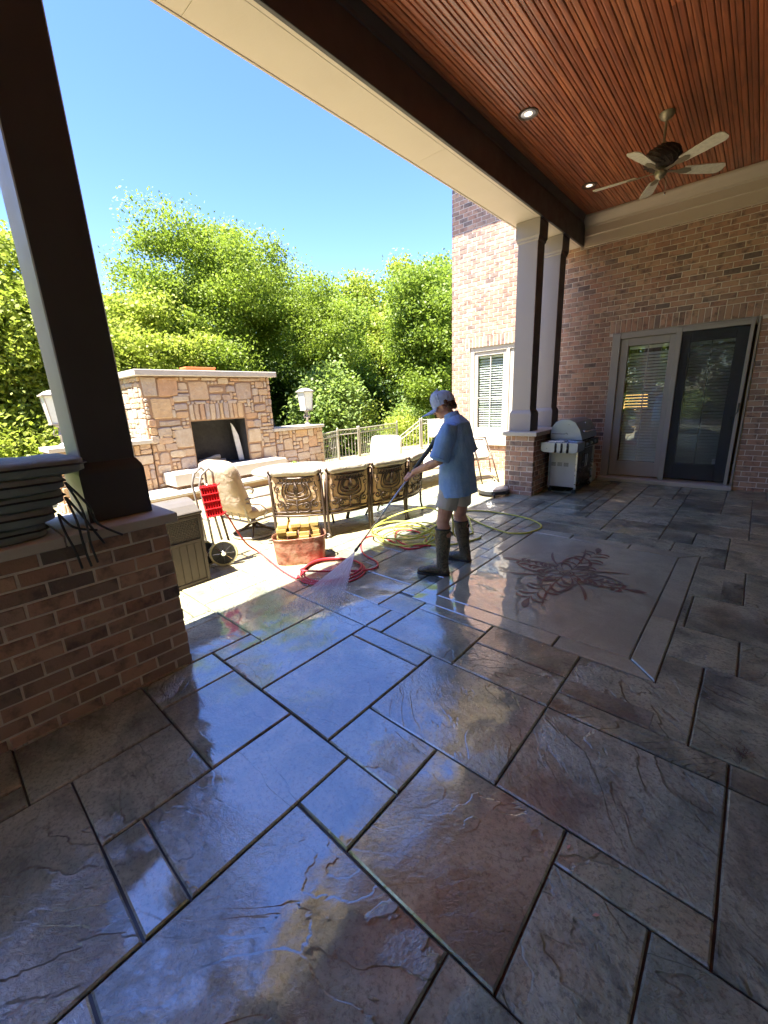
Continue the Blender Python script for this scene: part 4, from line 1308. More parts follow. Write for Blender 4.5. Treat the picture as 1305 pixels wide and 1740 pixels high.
tree('garden_tree', 'dense green tree behind the lawn left of the house corner', 'tree', (-14.0, 20.0, -.3), (-14.0, 20.2, 4.6), (2.6, 2.4, 4.0), 260, 150, .15, M_leaf_maple, 37, trunk=.18, crad=.55, zmin=1.3)
tree('garden_tree', 'low dark tree standing under the big tree at its left', 'tree', (-18.6, 9.6, -.3), (-18.6, 9.6, 3.9), (2.4, 3.2, 3.4), 240, 150, .15, M_leaf_mid, 41, trunk=.18, crad=.6)
for i, (x, y, lab) in enumerate([(-9.0, -10.5, 'tree on the open side beyond the low brick wall, nearest the porch'), (-15.5, -5.5, 'broad tree far out on the open side beyond the low brick wall'), (-16.5, -1.2, 'tree standing left of the lime tree beyond the terrace'), (-5.2, -12.5, 'tree beyond the porch end seen only in the door glass, left one'), (-1.2, -13.0, 'tree beyond the porch end seen only in the door glass, middle one'), (2.6, -12.5, 'tree beyond the porch end seen only in the door glass, right one'), (-13.5, -11.5, 'tree seen only in the reflection of the sunlit window')]):
    tree('side_tree', lab, 'tree', (x, y, -.4), (x, y, 3.6), (2.7, 2.7, 4.0), 170, 110, .17, [M_leaf_maple, M_leaf_bright, M_leaf_mid][i % 3], 50 + i, trunk=.17, crad=.65)
def shrub(name, label, center, radii, ncl, leaves, lsize, mat, seed, crad=.28):
    rs = np.random.RandomState(seed)
    base = (center[0], center[1], -.35)
    e = empty(name, base, label, 'shrub')
    C = clumps(center, radii, ncl, rs, hollow=.2)
    C[:, 2] = np.maximum(C[:, 2], -.2)
    mb = MB()
    for q in C[::3]:
        s = Vector((rs.uniform(-.2, .2), rs.uniform(-.2, .2), 0)); q_ = Vector(q) - Vector(base)
        mb.tube([s, s.lerp(q_, .5) + Vector((0, 0, .1)), q_], [.022, .014, .006], 5, cap=False)
    link('stem', mb, M_bark, e)
    P = np.concatenate([q + rs.normal(size=(int(leaves * rs.uniform(.6, 1.4)), 3)) * crad * np.array([1, 1, .7]) * rs.uniform(.7, 1.2) for q in C]) - np.array(base)
    o = bpy.data.objects.new('foliage', leaf_mesh('foliage', P, lsize, rs, mat)); col.objects.link(o); o.parent = e
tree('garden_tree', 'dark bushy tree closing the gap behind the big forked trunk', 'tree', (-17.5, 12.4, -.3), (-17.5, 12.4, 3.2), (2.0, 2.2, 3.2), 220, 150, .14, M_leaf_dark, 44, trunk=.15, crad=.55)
shrub('flowering_shrub', 'tall pale green big leaved shrub behind the right lantern', (-10.6, 9.1, 1.35), (1.0, 1.15, 1.5), 130, 90, .13, M_leaf_pale, 60)
shrub('garden_shrub', 'round bright shrub filling the space beside the big trunk', (-11.9, 11.3, .9), (1.0, 1.1, 1.2), 90, 90, .11, M_leaf_bright, 62)
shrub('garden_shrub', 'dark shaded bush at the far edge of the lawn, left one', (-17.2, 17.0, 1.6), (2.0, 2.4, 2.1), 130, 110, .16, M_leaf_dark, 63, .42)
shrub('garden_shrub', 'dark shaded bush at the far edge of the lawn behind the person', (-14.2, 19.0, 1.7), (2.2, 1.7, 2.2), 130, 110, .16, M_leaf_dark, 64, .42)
shrub('garden_shrub', 'light green bush on the lawn just left of the person', (-12.2, 16.6, .75), (1.4, 1.2, .9), 80, 110, .13, M_leaf_pale, 65, .34)
shrub('garden_shrub', 'green bush growing behind the front railing panel', (-10.6, 9.9, .0), (1.2, 1.5, .75), 110, 100, .10, M_leaf_mid, 66)
shrub('garden_shrub', 'green bush growing below the stair handrail', (-9.9, 12.6, .1), (1.3, 1.4, .8), 110, 100, .10, M_leaf_bright, 67)
shrub('garden_shrub', 'low leafy bush at the left edge behind the hidden lantern', (-10.8, 1.2, .4), (1.0, 1.6, 1.1), 110, 100, .10, M_leaf_bright, 68)
shrub('garden_shrub', 'leafy bush directly behind the fireplace', (-10.6, 4.6, .8), (.8, 1.4, 1.3), 90, 100, .10, M_leaf_maple, 69)
shrub('garden_shrub', 'leafy bush between the lime trees', (-14.6, 3.2, 1.2), (1.4, 2.2, 1.8), 110, 110, .12, M_leaf_mid, 70, .36)
# far wood that reads as one mass
rs = np.random.RandomState(90)
P = []
for k in range(520):
    a = rs.uniform(-.15, 1.35)       # angle from -X towards +Y
    d = rs.uniform(27, 34)
    top = 4.8 + 1.8 * math.sin(a * 9) + 1.5 * math.sin(a * 23 + 1)
    z = rs.uniform(-.3, max(2.5, top))
    c = np.array([-math.cos(a) * d, math.sin(a) * d, z])
    P.append(c + rs.normal(size=(150, 3)) * np.array([.9, .9, .6]))
far_ = bpy.data.objects.new('distant_woods', leaf_mesh('distant_woods', np.concatenate(P), .24, rs, M_leaf_mid)); col.objects.link(far_)
tag(far_, 'distant woods behind the garden trees', 'woods', kind='stuff')
# grass blades on the near part of the visible lawn
P = []
n = 26000
ang = rs.uniform(.66, .98, n); d = rs.uniform(13, 30, n) ** 1.0
px = -np.cos(ang) * d; py = np.sin(ang) * d
pz = np.array([gz(x, y) for x, y in zip(px, py)]) + rs.uniform(.0, .06, n)
gr = bpy.data.objects.new('lawn_tufts', leaf_mesh('lawn_tufts', np.stack([px, py, pz], 1), .12, rs, leaf_mat('grass_blade', (.13, .20, .03), (.24, .30, .06)), flat=0)); col.objects.link(gr)
tag(gr, 'tufts of sunlit grass on the lawn', 'grass', kind='stuff')

# ================================================================== FURNITURE ON THE TERRACE
def pillow(mb, sx, sy, sz, m, nx_=14, ny_=12, puff=1.0, seed=0, wr=.006, edge=.42):
    """soft rectangular cushion centred at the origin, transformed by m"""
    vs = []; fs = []
    for side in (1, -1):
        for j in range(ny_ + 1):
            for i in range(nx_ + 1):
                u = -1 + 2 * i / nx_; v = -1 + 2 * j / ny_
                prof = (max(0, 1 - abs(u) ** 8) * max(0, 1 - abs(v) ** 8)) ** .35
                k = 1
                # rounded plan corners
                cr = 1 - .09 * (abs(u) ** 4) * (abs(v) ** 4)
                x = u * sx / 2 * cr; y = v * sy / 2 * cr
                z = side * sz / 2 * (edge + (1 - edge) * prof) * (1 + .12 * puff * (1 - u * u) * (1 - v * v))
                z += wr * mnoise.noise(Vector((x * 9 + seed, y * 9, side * 3.1))) * prof
                vs.append(m @ Vector((x, y, z)))
    n1 = (nx_ + 1) * (ny_ + 1)
    for s in (0, 1):
        for j in range(ny_):
            for i in range(nx_):
                a = s * n1 + j * (nx_ + 1) + i
                q = (a, a + 1, a + nx_ + 2, a + nx_ + 1)
                fs.append(q if s == 0 else q[::-1])
    idx = [i for i in range(nx_)] + [nx_ + j * (nx_ + 1) for j in range(ny_)] + [ny_ * (nx_ + 1) + i for i in range(nx_, 0, -1)] + [j * (nx_ + 1) for j in range(ny_, 0, -1)]
    for k in range(len(idx)):
        a = idx[k]; b = idx[(k + 1) % len(idx)]
        fs.append((b, a, a + n1, b + n1))
    mb.add(vs, fs)
    return [m @ Vector((0, 0, 0))]
def pill(name, sx, sy, sz, m, mat, parent, seed=0, wr=.008, puff=1.0):
    mb = MB(); pillow(mb, sx, sy, sz, m, seed=seed, wr=wr, puff=puff)
    return link(name, mb, mat, parent, smooth='all')
def basis(x, y, z, o=(0, 0, 0)):
    m = Matrix((Vector(x).normalized(), Vector(y).normalized(), Vector(z).normalized())).transposed().to_4x4(); m.translation = Vector(o)
    return m
def spiral(c, r, a0, turns, shrink=.12, n=18):
    return [(c[0] + math.cos(a0 + turns * 2 * math.pi * t / n) * r * (1 - (1 - shrink) * t / n), c[1] + math.sin(a0 + turns * 2 * math.pi * t / n) * r * (1 - (1 - shrink) * t / n)) for t in range(n + 1)]
def arc(p, q, b, n=10):
    P = Vector(p); Q = Vector(q); d = Q - P; nrm = Vector((-d.y, d.x))
    return [tuple(P + d * t + nrm * b * math.sin(math.pi * t)) for t in [i / n for i in range(n + 1)]]
# sofa: curved, seen from behind
sofa = empty('curved_patio_sofa', (-3.8, 3.6, 0), 'curved cast iron patio sofa with scrollwork back panels and cream cushions, seen from behind', 'sofa')
SO = Vector((-3.8, 3.6, 0))
nodes = [(-4.24, 2.68), (-3.745, 3.10), (-3.56, 3.68), (-3.44, 4.26), (-3.60, 4.82)]
centre = Vector((-4.95, 4.15))
for bi in range(4):
    A = Vector(nodes[bi]); B = Vector(nodes[bi + 1])
    d = (B - A); L = d.length; u = d.normalized()
    out = Vector((u.y, -u.x))
    if (A - centre).dot(out) < 0: out = -out
    gap = .02
    def W(s, z, off=0.0):     # point on the back plane; s along, z height, off outward
        lean = .10 * (z - .3)
        bow = .05 * math.sin(math.pi * min(max(s / L, 0), 1))
        q = A + u * s + out * (off + lean + bow)
        return Vector((q.x, q.y, z)) - SO
    # posts / legs
    for s, nm in ((gap, 'leg'), (L - gap, 'leg')):
        lo = [W(s, .82), W(s, .55), W(s, .30), W(s, .12) + Vector((out.x, out.y, 0)) * .02, W(s, 0.0) + Vector((out.x, out.y, 0)) * .06]
        link('leg', MB().tube(lo, [.016, .018, .020, .015, .018], 7), M_bronze, sofa, smooth='all')
        link('finial', MB().ell(W(s, .845), (.022, .022, .024), 10, 6), M_bronze, sofa, smooth='all')
        inn = [W(s, .30) - Vector((out.x, out.y, 0)) * .58, W(s, .14) - Vector((out.x, out.y, 0)) * .56, W(s, 0) - Vector((out.x, out.y, 0)) * .62]
        link('leg', MB().tube(inn, [.018, .014, .016], 7), M_bronze, sofa, smooth='all')
        link('seat_rail', MB().tube([W(s, .30), W(s, .295) - Vector((out.x, out.y, 0)) * .58], .014, 6), M_bronze, sofa)
    fr = link('back_frame', MB().tube([W(L * t / 10, .80 - .035 * math.sin(math.pi * t / 10), 0) for t in range(11)], .012, 6), M_bronze, sofa, smooth='all')
    link('back_rail', MB().tube([W(L * t / 10, .735 - .035 * math.sin(math.pi * t / 10), 0) for t in range(11)], .009, 6), M_bronze, fr, smooth='all')
    link('back_rail', MB().tube([W(L * t / 10, .345, 0) for t in range(11)], .012, 6), M_bronze, fr, smooth='all')
    link('lower_rail', MB().tube([W(L * t / 10, .30, 0) for t in range(11)], .015, 6), M_bronze, sofa, smooth='all')
    for k in range(12):
        s = L * (.10 + .80 * (k + .5) / 12); zc = .768 - .035 * math.sin(math.pi * s / L)
        link('ring', MB().tube([W(s + .019 * math.cos(t), zc + .024 * math.sin(t), .004) for t in [2 * math.pi * i / 8 for i in range(8)]], .005, 4, closed=True), M_bronze, fr)
    cx = L / 2
    curves = []
    for sg in (-1, 1):
        mx = lambda x: cx + sg * x * L / .62
        curves += [[(mx(.0 + x), z) for x, z in c_] for c_ in (
            spiral((.205, .445), .050, math.pi * .5, 1.4) , spiral((.110, .425), .044, math.pi * 1.0, -1.4), spiral((.215, .640), .038, -math.pi * .5, 1.3),
            arc((.02, .36), (.16, .455), -.35), arc((.155, .445), (.205, .50), .2), arc((.215, .602), (.150, .47), .28), arc((.0, .36), (.070, .455), .30),
            arc((.0, .50), (.135, .70), -.42), arc((.0, .54), (.095, .70), -.45), arc((.0, .575), (.055, .71), -.5), arc((.253, .36), (.250, .47), -.25), arc((.253, .66), (.225, .72), .3))]
    curves += [[(cx, .36), (cx, .50)], [(cx - .015, .58), (cx - .022, .64), (cx, .71), (cx + .022, .64), (cx + .015, .58)], [(cx, .56), (cx, .72)]]
    for c_ in curves:
        link('scroll', MB().tube([W(x, z, .004) for x, z in c_], .0085, 5), M_bronze, fr, smooth='all')
    # cushions
    um = Vector((u.x, u.y, 0)); om = Vector((out.x, out.y, 0))
    ctr = W(L / 2, .565, 0) - om * .095
    pill('back_cushion', L * .94, .66, .15, basis(um, (om * .12 + Vector((0, 0, 1))), um.cross(om * .12 + Vector((0, 0, 1))), ctr + Vector((0, 0, .03))), M_cushtan if bi != 9 else M_cushion, sofa, seed=bi * 7)
    ctop = W(L / 2, .845, 0) - om * .09
    pill('cushion_roll', L * .90, .20, .10, basis(um, om, (0, 0, 1), ctop), M_cushwhite, sofa, seed=bi * 7 + 3)
    sctr = W(L / 2, .385, 0) - om * .36
    pill('seat_cushion', L * .96, .56, .13, basis(um, om, (0, 0, 1), sctr), M_cushtan, sofa, seed=bi * 11)
    link('seat_frame', MB().tube([W(.03, .295) - om * .58, W(L - .03, .295) - om * .58], .014, 6).tube([W(.03, .295) - om * .30, W(L - .03, .295) - om * .30], .010, 6), M_bronze, sofa)

# swivel chair
def swivel(loc, rz, label, back_mat, hs=1.0):
    e = empty('swivel_chair', loc, label, 'patio chair', 'cushioned swivel rocker chairs', rz)
    if hs != 1: e.scale = (hs, hs, hs)
    n = 28
    link('base_ring', MB().tube([(.27 * math.cos(2 * math.pi * i / n), .27 * math.sin(2 * math.pi * i / n), .018) for i in range(n)], .016, 7, closed=True), M_pewter, e, smooth='all')
    for k in range(4):
        a = math.pi / 4 + k * math.pi / 2
        link('spoke', MB().tube([(.265 * math.cos(a), .265 * math.sin(a), .02), (.15 * math.cos(a), .15 * math.sin(a), .07), (.02 * math.cos(a), .02 * math.sin(a), .15)], [.012, .015, .02], 6), M_bronze, e, smooth='all')
    link('swivel_post', MB().lathe([(.03, .13), (.035, .16), (.03, .20), (.07, .215), (.07, .235)], n=14), M_bronze, e, smooth=True)
    link('seat_frame', MB().tube([(-.28, -.26, .255), (.28, -.26, .255), (.29, .10, .26), (.28, .34, .27), (-.28, .34, .27), (-.29, .10, .26)], .015, 7, closed=True), M_pewter, e, smooth='all')
    bk = MB().tube([(-.27, -.27, .26), (-.275, -.34, .55), (-.25, -.42, .80), (-.12, -.45, .88), (.12, -.45, .88), (.25, -.42, .80), (.275, -.34, .55), (.27, -.27, .26)], .014, 7)
    for x in (-.14, 0, .14): bk.tube([(x, -.29, .28), (x, -.36, .55), (x, -.43, .85)], .008, 5)
    link('back_frame', bk, M_pewter, e, smooth='all')
    for sx in (-1, 1):
        p = [(sx * .28, -.34, .54), (sx * .33, -.15, .555), (sx * .345, .12, .545), (sx * .35, .27, .525), (sx * .345, .33, .48), (sx * .335, .30, .445), (sx * .33, .25, .46)]
        link('armrest', MB().tube(p, [.012, .017, .019, .019, .017, .013, .010], 7), M_pewter, e, smooth='all')
        link('arm_support', MB().tube([(sx * .345, .20, .53), (sx * .33, .10, .43), (sx * .31, .12, .33), (sx * .29, .22, .27)], .013, 7), M_pewter, e, smooth='all')
        link('side_scroll', MB().tube([(sx * .30, -.30, .50), (sx * .315, -.10, .44), (sx * .30, .0, .34), (sx * .29, -.06, .28)], .009, 6), M_pewter, e, smooth='all')
    pill('seat_cushion', .56, .60, .14, basis((1, 0, 0), (0, 1, .02), (0, -.02, 1), (0, .05, .35)), back_mat, e, seed=4, wr=.014)
    th = Vector((0, -.30, 1)).normalized()
    pill('back_cushion', .60, .68, .17, basis((1, 0, 0), th, Vector((1, 0, 0)).cross(th), (0, -.34, .68)), back_mat, e, seed=9, wr=.009)
    return e
swivel((-4.68, 2.66, 0), rad(8), 'cream cushioned swivel chair between the red panelled cart and the sofa', M_cushion)
swivel((-4.85, 5.35, 0), rad(205), 'cream round backed swivel chair beyond the sofa, in front of the railings', M_cushwhite, .97)
# round table
tb = empty('fire_table', (-5.45, 3.95, 0), 'round grey stone topped patio table between the sofa and the hearth', 'table')
link('tabletop', MB().lathe([(.60, .555), (.66, .565), (.68, .585), (.68, .605), (.66, .615), (.02, .617)], n=40), simple('grey_slate_top', (.30, .28, .25), .6, var=.2, scale=9), tb, smooth=True)
link('base', MB().lathe([(.34, 0), (.35, .03), (.28, .08), (.27, .50), (.36, .553)], n=28), M_bronze, tb, smooth=True)
pt = empty('potted_sprig', (-5.15, 3.72, .618), 'small dry green sprig in a low bowl on the round table', 'plant')
link('bowl', MB().lathe([(.03, 0), (.06, .02), (.075, .05), (.068, .05), (.05, .025)], n=16), M_limestone, pt, smooth=True)
rs = np.random.RandomState(5)
o = bpy.data.objects.new('foliage', leaf_mesh('foliage', rs.normal(size=(60, 3)) * np.array([.05, .05, .025]) + np.array([0, 0, .08]), .05, rs, M_leaf_pale)); col.objects.link(o); o.parent = pt

# white chaise with pale cushions and tall pale chair farther back
ch = empty('chaise_lounge', (-4.7, 6.7, 0), 'white framed chaise lounge with bleached cushions in full sun behind the person', 'lounge chair')
for x, y in ((-.32, -.85), (.32, -.85), (-.32, .8), (.32, .8)):
    link('leg', MB().tube([(x, y, .34), (x * 1.03, y, 0)], .018, 8), M_white, ch)
link('frame', MB().tube([(-.33, -.92, .34), (.33, -.92, .34), (.33, .9, .34), (-.33, .9, .34)], .02, 8, closed=True), M_white, ch)
for k in range(9): link('strap', MB().box((-.32, -.85 + k * .19, .345), (.32, -.74 + k * .19, .352)), M_white, ch)
pill('seat_cushion', .62, 1.25, .10, basis((1, 0, 0), (0, 1, 0), (0, 0, 1), (0, -.25, .40)), M_cushwhite, ch, seed=31)
pill('back_cushion', .62, .70, .10, basis((1, 0, 0), (0, .8, .6), (0, -.6, .8), (0, .62, .58)), M_cushwhite, ch, seed=37)
hc = empty('tall_patio_chair', (-5.45, 8.0, 0), 'pale high backed sling chair standing beyond the chaise, left of the person', 'patio chair', rz=rad(30))
for x, y in ((-.24, -.24), (.24, -.24), (-.24, .24), (.24, .24)):
    link('leg', MB().tube([(x, y, .5 if y < 0 else 1.13), (x, y * 1.1, 0)], .015, 7), M_white, hc)
link('seat', MB().box((-.25, -.25, .47), (.25, .25, .495), .006), M_cushwhite, hc)
link('backrest', MB().box((-.225, .225, .70), (.225, .25, 1.12), .01), M_cushwhite, hc)
# folded chairs leaning together
def folded(loc, rz, tilt, label, sx=1):
    e = empty('folded_chair', loc, label, 'folding chair', 'folded patio chairs by the pier', rz)
    mt = Matrix.Rotation(tilt, 4, 'X')
    for x in (-.25, .25):
        link('side_frame', MB().tube([mt @ Vector((x, 0, 0)), mt @ Vector((x, -.02, .55)), mt @ Vector((x, .03, 1.0))], .013, 7), M_bronze, e, smooth='all')
        mt2 = Matrix.Rotation(-tilt * .9, 4, 'X')
        link('leg', MB().tube([mt2 @ Vector((x * .9, .32, 0)), mt @ Vector((x * .9, .02, .60))], .012, 7), M_bronze, e, smooth='all')
    for z in (.12, .5, .97): link('rail', MB().tube([mt @ Vector((-.25, 0, z)), mt @ Vector((.25, 0, z))], .011, 6), M_bronze, e)
    for k in range(3):
        cc = [mt @ Vector((x_, .0, z_)) for x_, z_ in spiral((-.14 + .14 * k, .30), .06, k, 1.5)]
        link('scroll', MB().tube(cc, .007, 5), M_pewter, e, smooth='all')
    m_ = Matrix.Rotation(tilt, 4, 'X') @ basis((1, 0, 0), (0, .05, 1), (0, -1, .05), (0, .05, .78))
    mb = MB(); pillow(mb, .46, .50, .06, m_, seed=loc[0] * 10); link('sling', mb, M_cushwhite, e, smooth='all')
    return e
folded((-3.78, 6.62, 0), rad(62), rad(-24), 'folded iron chair with bleached sling leaning left of the brick pier, outermost')
folded((-3.62, 6.95, 0), rad(58), rad(-33), 'folded iron chair with bleached sling tilted closest to the brick pier')

# ------------------------------------------------------------------ surface cleaner
scn = empty('surface_cleaner', (-3.13, 6.22, 0), 'round stainless pressure washer surface cleaner with small casters on the floor by the pier', 'cleaner')
link('skirt', MB().lathe([(.235, .03), (.25, .035), (.252, .085), (.24, .09)], n=34), M_blackplastic, scn, smooth=True)
link('dome', MB().lathe([(.246, .088), (.25, .10), (.235, .125), (.16, .145), (.06, .155), (.05, .18), (.02, .182)], n=34), simple('stainless_dome', (.72, .70, .64), .35, metal=.6), scn, smooth=True)
link('swivel_hub', MB().tube([(0, 0, .18), (0, 0, .215), (.03, -.02, .235)], .016, 9), M_chrome, scn, smooth=True)
for k in range(3):
    a = rad(-60 + k * 120)
    mb = MB().tube([(.22 * math.cos(a), .22 * math.sin(a), .07), (.30 * math.cos(a), .30 * math.sin(a), .06)], .010, 6)
    link('caster_arm', mb, M_chrome, scn)
    wv = Matrix.Rotation(a, 4, 'Z') @ Matrix.Rotation(rad(90), 4, 'X')
    link('caster', MB().lathe([(.01, -.015), (.036, -.015), (.04, -.008), (.04, .008), (.036, .015), (.01, .015)], (.31 * math.cos(a), .31 * math.sin(a), .041), 14, mat=wv), M_black, scn, smooth=True)

# ------------------------------------------------------------------ gas grill
gr_ = empty('gas_grill', (-2.25, 7.3, 0), 'silver and black gas grill on casters between the brick pier and the patio door', 'grill')
GO = Vector((-2.25, 7.3, 0))
def gl(v): return Vector(v) - GO
M_gpaint = simple('grill_side_panel', (.42, .43, .46), .4, metal=.3, var=.05)
M_gdark = simple('grill_black_enamel', (.02, .02, .022), .22)
M_gcast = simple('grill_cast_alu', (.30, .34, .41), .35, metal=.6, var=.08, bmp=.0006, bscale=200)
def gbox(nm, a, b, mt, bev=.004): return link(nm, MB().box(gl(a), gl(b), bev), mt, gr_)
gbox('side_panel', (-2.46, 6.88, .10), (-2.055, 6.895, .70), M_gpaint)
gbox('side_panel', (-2.46, 7.725, .10), (-2.055, 7.74, .70), M_gpaint)
for x in (-2.475, -2.055):
    for y in (6.865, 7.735): gbox('post', (x, y, .07), (x + .03, y + .02, .70), M_steel if x > -2.1 else M_gcast)
gbox('door', (-2.06, 6.90, .12), (-2.045, 7.30, .69), M_gdark); gbox('door', (-2.06, 7.304, .12), (-2.045, 7.72, .69), M_gdark)
gbox('bottom_shelf', (-2.46, 6.895, .09), (-2.06, 7.725, .11), M_gdark)
gbox('back_panel', (-2.475, 6.895, .10), (-2.462, 7.725, .69), M_gdark)
for y in (7.26, 7.34): link('handle', MB().tube([gl((-2.045, y, .60)), gl((-2.02, y, .60)), gl((-2.02, y, .40)), gl((-2.045, y, .40))], .007, 7), M_chrome, gr_)
gbox('firebox', (-2.47, 6.90, .71), (-2.03, 7.72, .86), M_gdark, .01)
gbox('control_panel', (-2.03, 6.88, .73), (-1.97, 7.74, .84), M_gdark, .008)
for k in range(3):
    link('control_knob', MB().lathe([(.024, 0), (.024, .016), (.018, .022)], gl((-1.97, 7.08 + k * .22, .79)), 14, mat=Matrix.Rotation(rad(90), 4, 'Y')), M_gcast, gr_, smooth=True)
# side shelf toward the camera with three tool notches
pr = [(-2.50, .845), (-2.50, .73), (-2.46, .70), (-2.31, .695)]
for k in range(3):
    x = -2.27 + k * .09
    pr += [(x - .022, .695), (x - .02, .72), (x + .0, .735), (x + .02, .72), (x + .022, .695)]
pr += [(-1.98, .695), (-1.945, .72), (-1.94, .84), (-1.96, .852), (-2.48, .852)]
mb = MB(); mm = Matrix((Vector((1, 0, 0)), Vector((0, 0, 1)), Vector((0, -1, 0)))).transposed().to_4x4(); mm.translation = Vector((0, 6.88, 0)) - GO
mb.prism(pr, 0, .33, .004, to=mm)
link('side_shelf', mb, M_gcast, gr_)
for k in range(3):
    x = -2.27 + k * .09
    link('tool_notch', MB().tube([gl((x, 6.548, .698)), gl((x, 6.546, .79)), gl((x, 6.552, .835)), gl((x, 6.60, .854))], [.014, .017, .015, .010], 8), M_gdark, gr_, smooth='all')
for k in range(3):
    for j in range(4): gbox('vent_slot', (-2.435 + k * .10, 6.8765, .44 + j * .016), (-2.36 + k * .10, 6.879, .447 + j * .016), M_gdark, 0)
lid = MB(); lp = [(-2.47, .865), (-2.475, .98), (-2.455, 1.06), (-2.40, 1.135), (-2.31, 1.175), (-2.20, 1.175), (-2.11, 1.13), (-2.04, 1.02), (-2.0, .90), (-1.995, .865)]
mm2 = Matrix((Vector((1, 0, 0)), Vector((0, 0, 1)), Vector((0, -1, 0)))).transposed().to_4x4(); mm2.translation = Vector((0, 7.70, 0)) - GO
lid.prism(lp[::-1], 0, .79, .006, to=mm2)
link('lid', lid, M_gcast, gr_)
mm3 = mm2.copy(); mm3.translation = Vector((0, 6.91, 0)) - GO
link('lid_end_cap', MB().prism([(x * 1 , z) for x, z in inset(lp[::-1], -.006)], 0, .018, .004, to=mm3), M_gcast, gr_)
link('lid_seam', MB().tube([gl((-2.46, 6.888, .955)), gl((-2.25, 6.888, .955)), gl((-2.235, 6.888, .972)), gl((-2.21, 6.888, .95))], .005, 5), M_gdark, gr_)
link('lid_handle', MB().tube([gl((-2.03, 7.0, .99)), gl((-1.97, 7.0, .985)), gl((-1.97, 7.62, .985)), gl((-2.03, 7.62, .99))], .012, 8), M_chrome, gr_, smooth='all')
link('thermometer', MB().lathe([(.03, 0), (.03, .01), (.024, .014)], gl((-2.075, 7.31, 1.09)), 16, mat=Matrix.Rotation(rad(55), 4, 'Y')), M_chrome, gr_, smooth=True)
for x in (-2.44, -2.06):
    for y in (6.90, 7.70):
        link('caster', MB().lathe([(.012, -.012), (.030, -.012), (.034, -.006), (.034, .006), (.030, .012), (.012, .012)], gl((x, y, .0345)), 14, mat=Matrix.Rotation(rad(90), 4, 'X')).box(gl((x - .012, y - .018, .04)), gl((x + .012, y + .018, .075))), M_black, gr_, smooth=True)
tank = empty('propane_tank', (-2.18, 7.98, 0), 'white propane cylinder standing behind the grill next to the door', 'gas cylinder')
link('cylinder', MB().lathe([(.10, 0), (.10, .02), (.13, .04), (.152, .09), (.152, .28), (.13, .34), (.07, .375), (.03, .38)], n=22), M_white, tank, smooth=True)
link('collar', MB().lathe([(.085, .36), (.09, .37), (.09, .44), (.084, .44)], n=16), M_white, tank, smooth=True)
link('valve', MB().lathe([(.018, .378), (.018, .42), (.028, .43), (.028, .45)], n=10), M_chrome, tank)
tray_ = tag(link('foil_tray', MB().box((-2.40, 6.60, .854), (-2.16, 6.76, .87), .004), M_steel), 'crumpled foil tray lying on the grill side shelf', 'tray')
tag(link('scraper', MB().tube([(-2.30, 6.80, .866), (-2.02, 6.70, .862)], .006, 6).box((-2.03, 6.67, .856), (-1.97, 6.73, .860)), M_steel), 'metal scraper resting on the grill side shelf', 'scraper')

# ------------------------------------------------------------------ copper tub with wood blocks
tub = empty('copper_tub', (-3.43, 2.45, 0), 'battered oval copper wash tub with side handles, filled with wood blocks', 'tub', rz=math.atan2(.80, .60) )
def copper():
    m, nt, b, nn, L = newmat('worn_copper')
    p = wpos(nt)
    c = ramp(nt, nz(nt, p, 7, 6, .65, .5), [(.3, (.14, .055, .035)), (.45, (.32, .13, .08)), (.58, (.42, .25, .17)), (.72, (.17, .09, .065)), (.85, (.40, .35, .28))])
    L.new(c, b.inputs['Base Color']); b.inputs['Metallic'].default_value = .45
    L.new(mapr(nt, nz(nt, p, 12, 4), .3, .7, .35, .75), b.inputs['Roughness'])
    L.new(bump(nt, nz(nt, p, 9, 4), .02), b.inputs['Normal'])
    return m
M_copper = copper()
prof = [(.93, 0), (.94, .006), (.95, .05), (.97, .12), (.985, .15), (.975, .158), (.99, .168), (.98, .178), (.995, .19), (.985, .20), (1.0, .24), (1.01, .262), (1.035, .270), (1.035, .28), (1.01, .284), (.99, .275), (.96, .12), (.93, .02), (.4, .015)]
def oval(prof, a, b, n=40):
    mb = MB(); vs = []
    for r, z in prof:
        for k in range(n):
            t = 2 * math.pi * k / n
            ct, st = math.cos(t), math.sin(t)
            x = a * r * math.copysign(abs(ct) ** .55, ct); y = b * r * math.copysign(abs(st) ** .62, st)
            d = .004 * mnoise.noise(Vector((x * 9, y * 9, z * 9)))
            vs.append((x * (1 + d * 4), y * (1 + d * 6), z))
    fs = [(i * n + k, i * n + (k + 1) % n, (i + 1) * n + (k + 1) % n, (i + 1) * n + k) for i in range(len(prof) - 1) for k in range(n)]
    fs += [tuple(range(n - 1, -1, -1)), tuple((len(prof) - 1) * n + k for k in range(n))]
    return mb.add(vs, fs)
link('shell', oval(prof, .27, .165), M_copper, tub, smooth=True)
for s in (-1, 1):
    link('handle', MB().tube([(s * .275, -.05, .225), (s * .31, -.045, .235), (s * .32, 0, .235), (s * .31, .045, .235), (s * .275, .05, .225)], .010, 7), M_pewter, tub, smooth='all')
M_wood = simple('fresh_sawn_wood', (.58, .38, .11), .75, var=.22, scale=18, bmp=.002, bscale=90, island=True)
bpy.context.view_layer.update()
tm = tub.matrix_world.copy()
wl_ = ['bottom', 'second', 'third', 'top']
RW = random.Random(9)
blocks = []
for lay_, (z, xs_) in enumerate([(.262, [-.17, -.055, .06, .17]), (.304, [-.17, -.06, .055, .165]), (.346, [-.16, -.05, .06, .16]), (.388, [-.145, -.03, .075, .165])]):
    for i, x in enumerate(xs_):
        blocks.append((x + RW.uniform(-.008, .008), z + (.008 if i == 1 else 0), RW.uniform(-.08, .08), lay_, i))
colw = ['at the left end', 'left of centre', 'right of centre', 'at the right end']
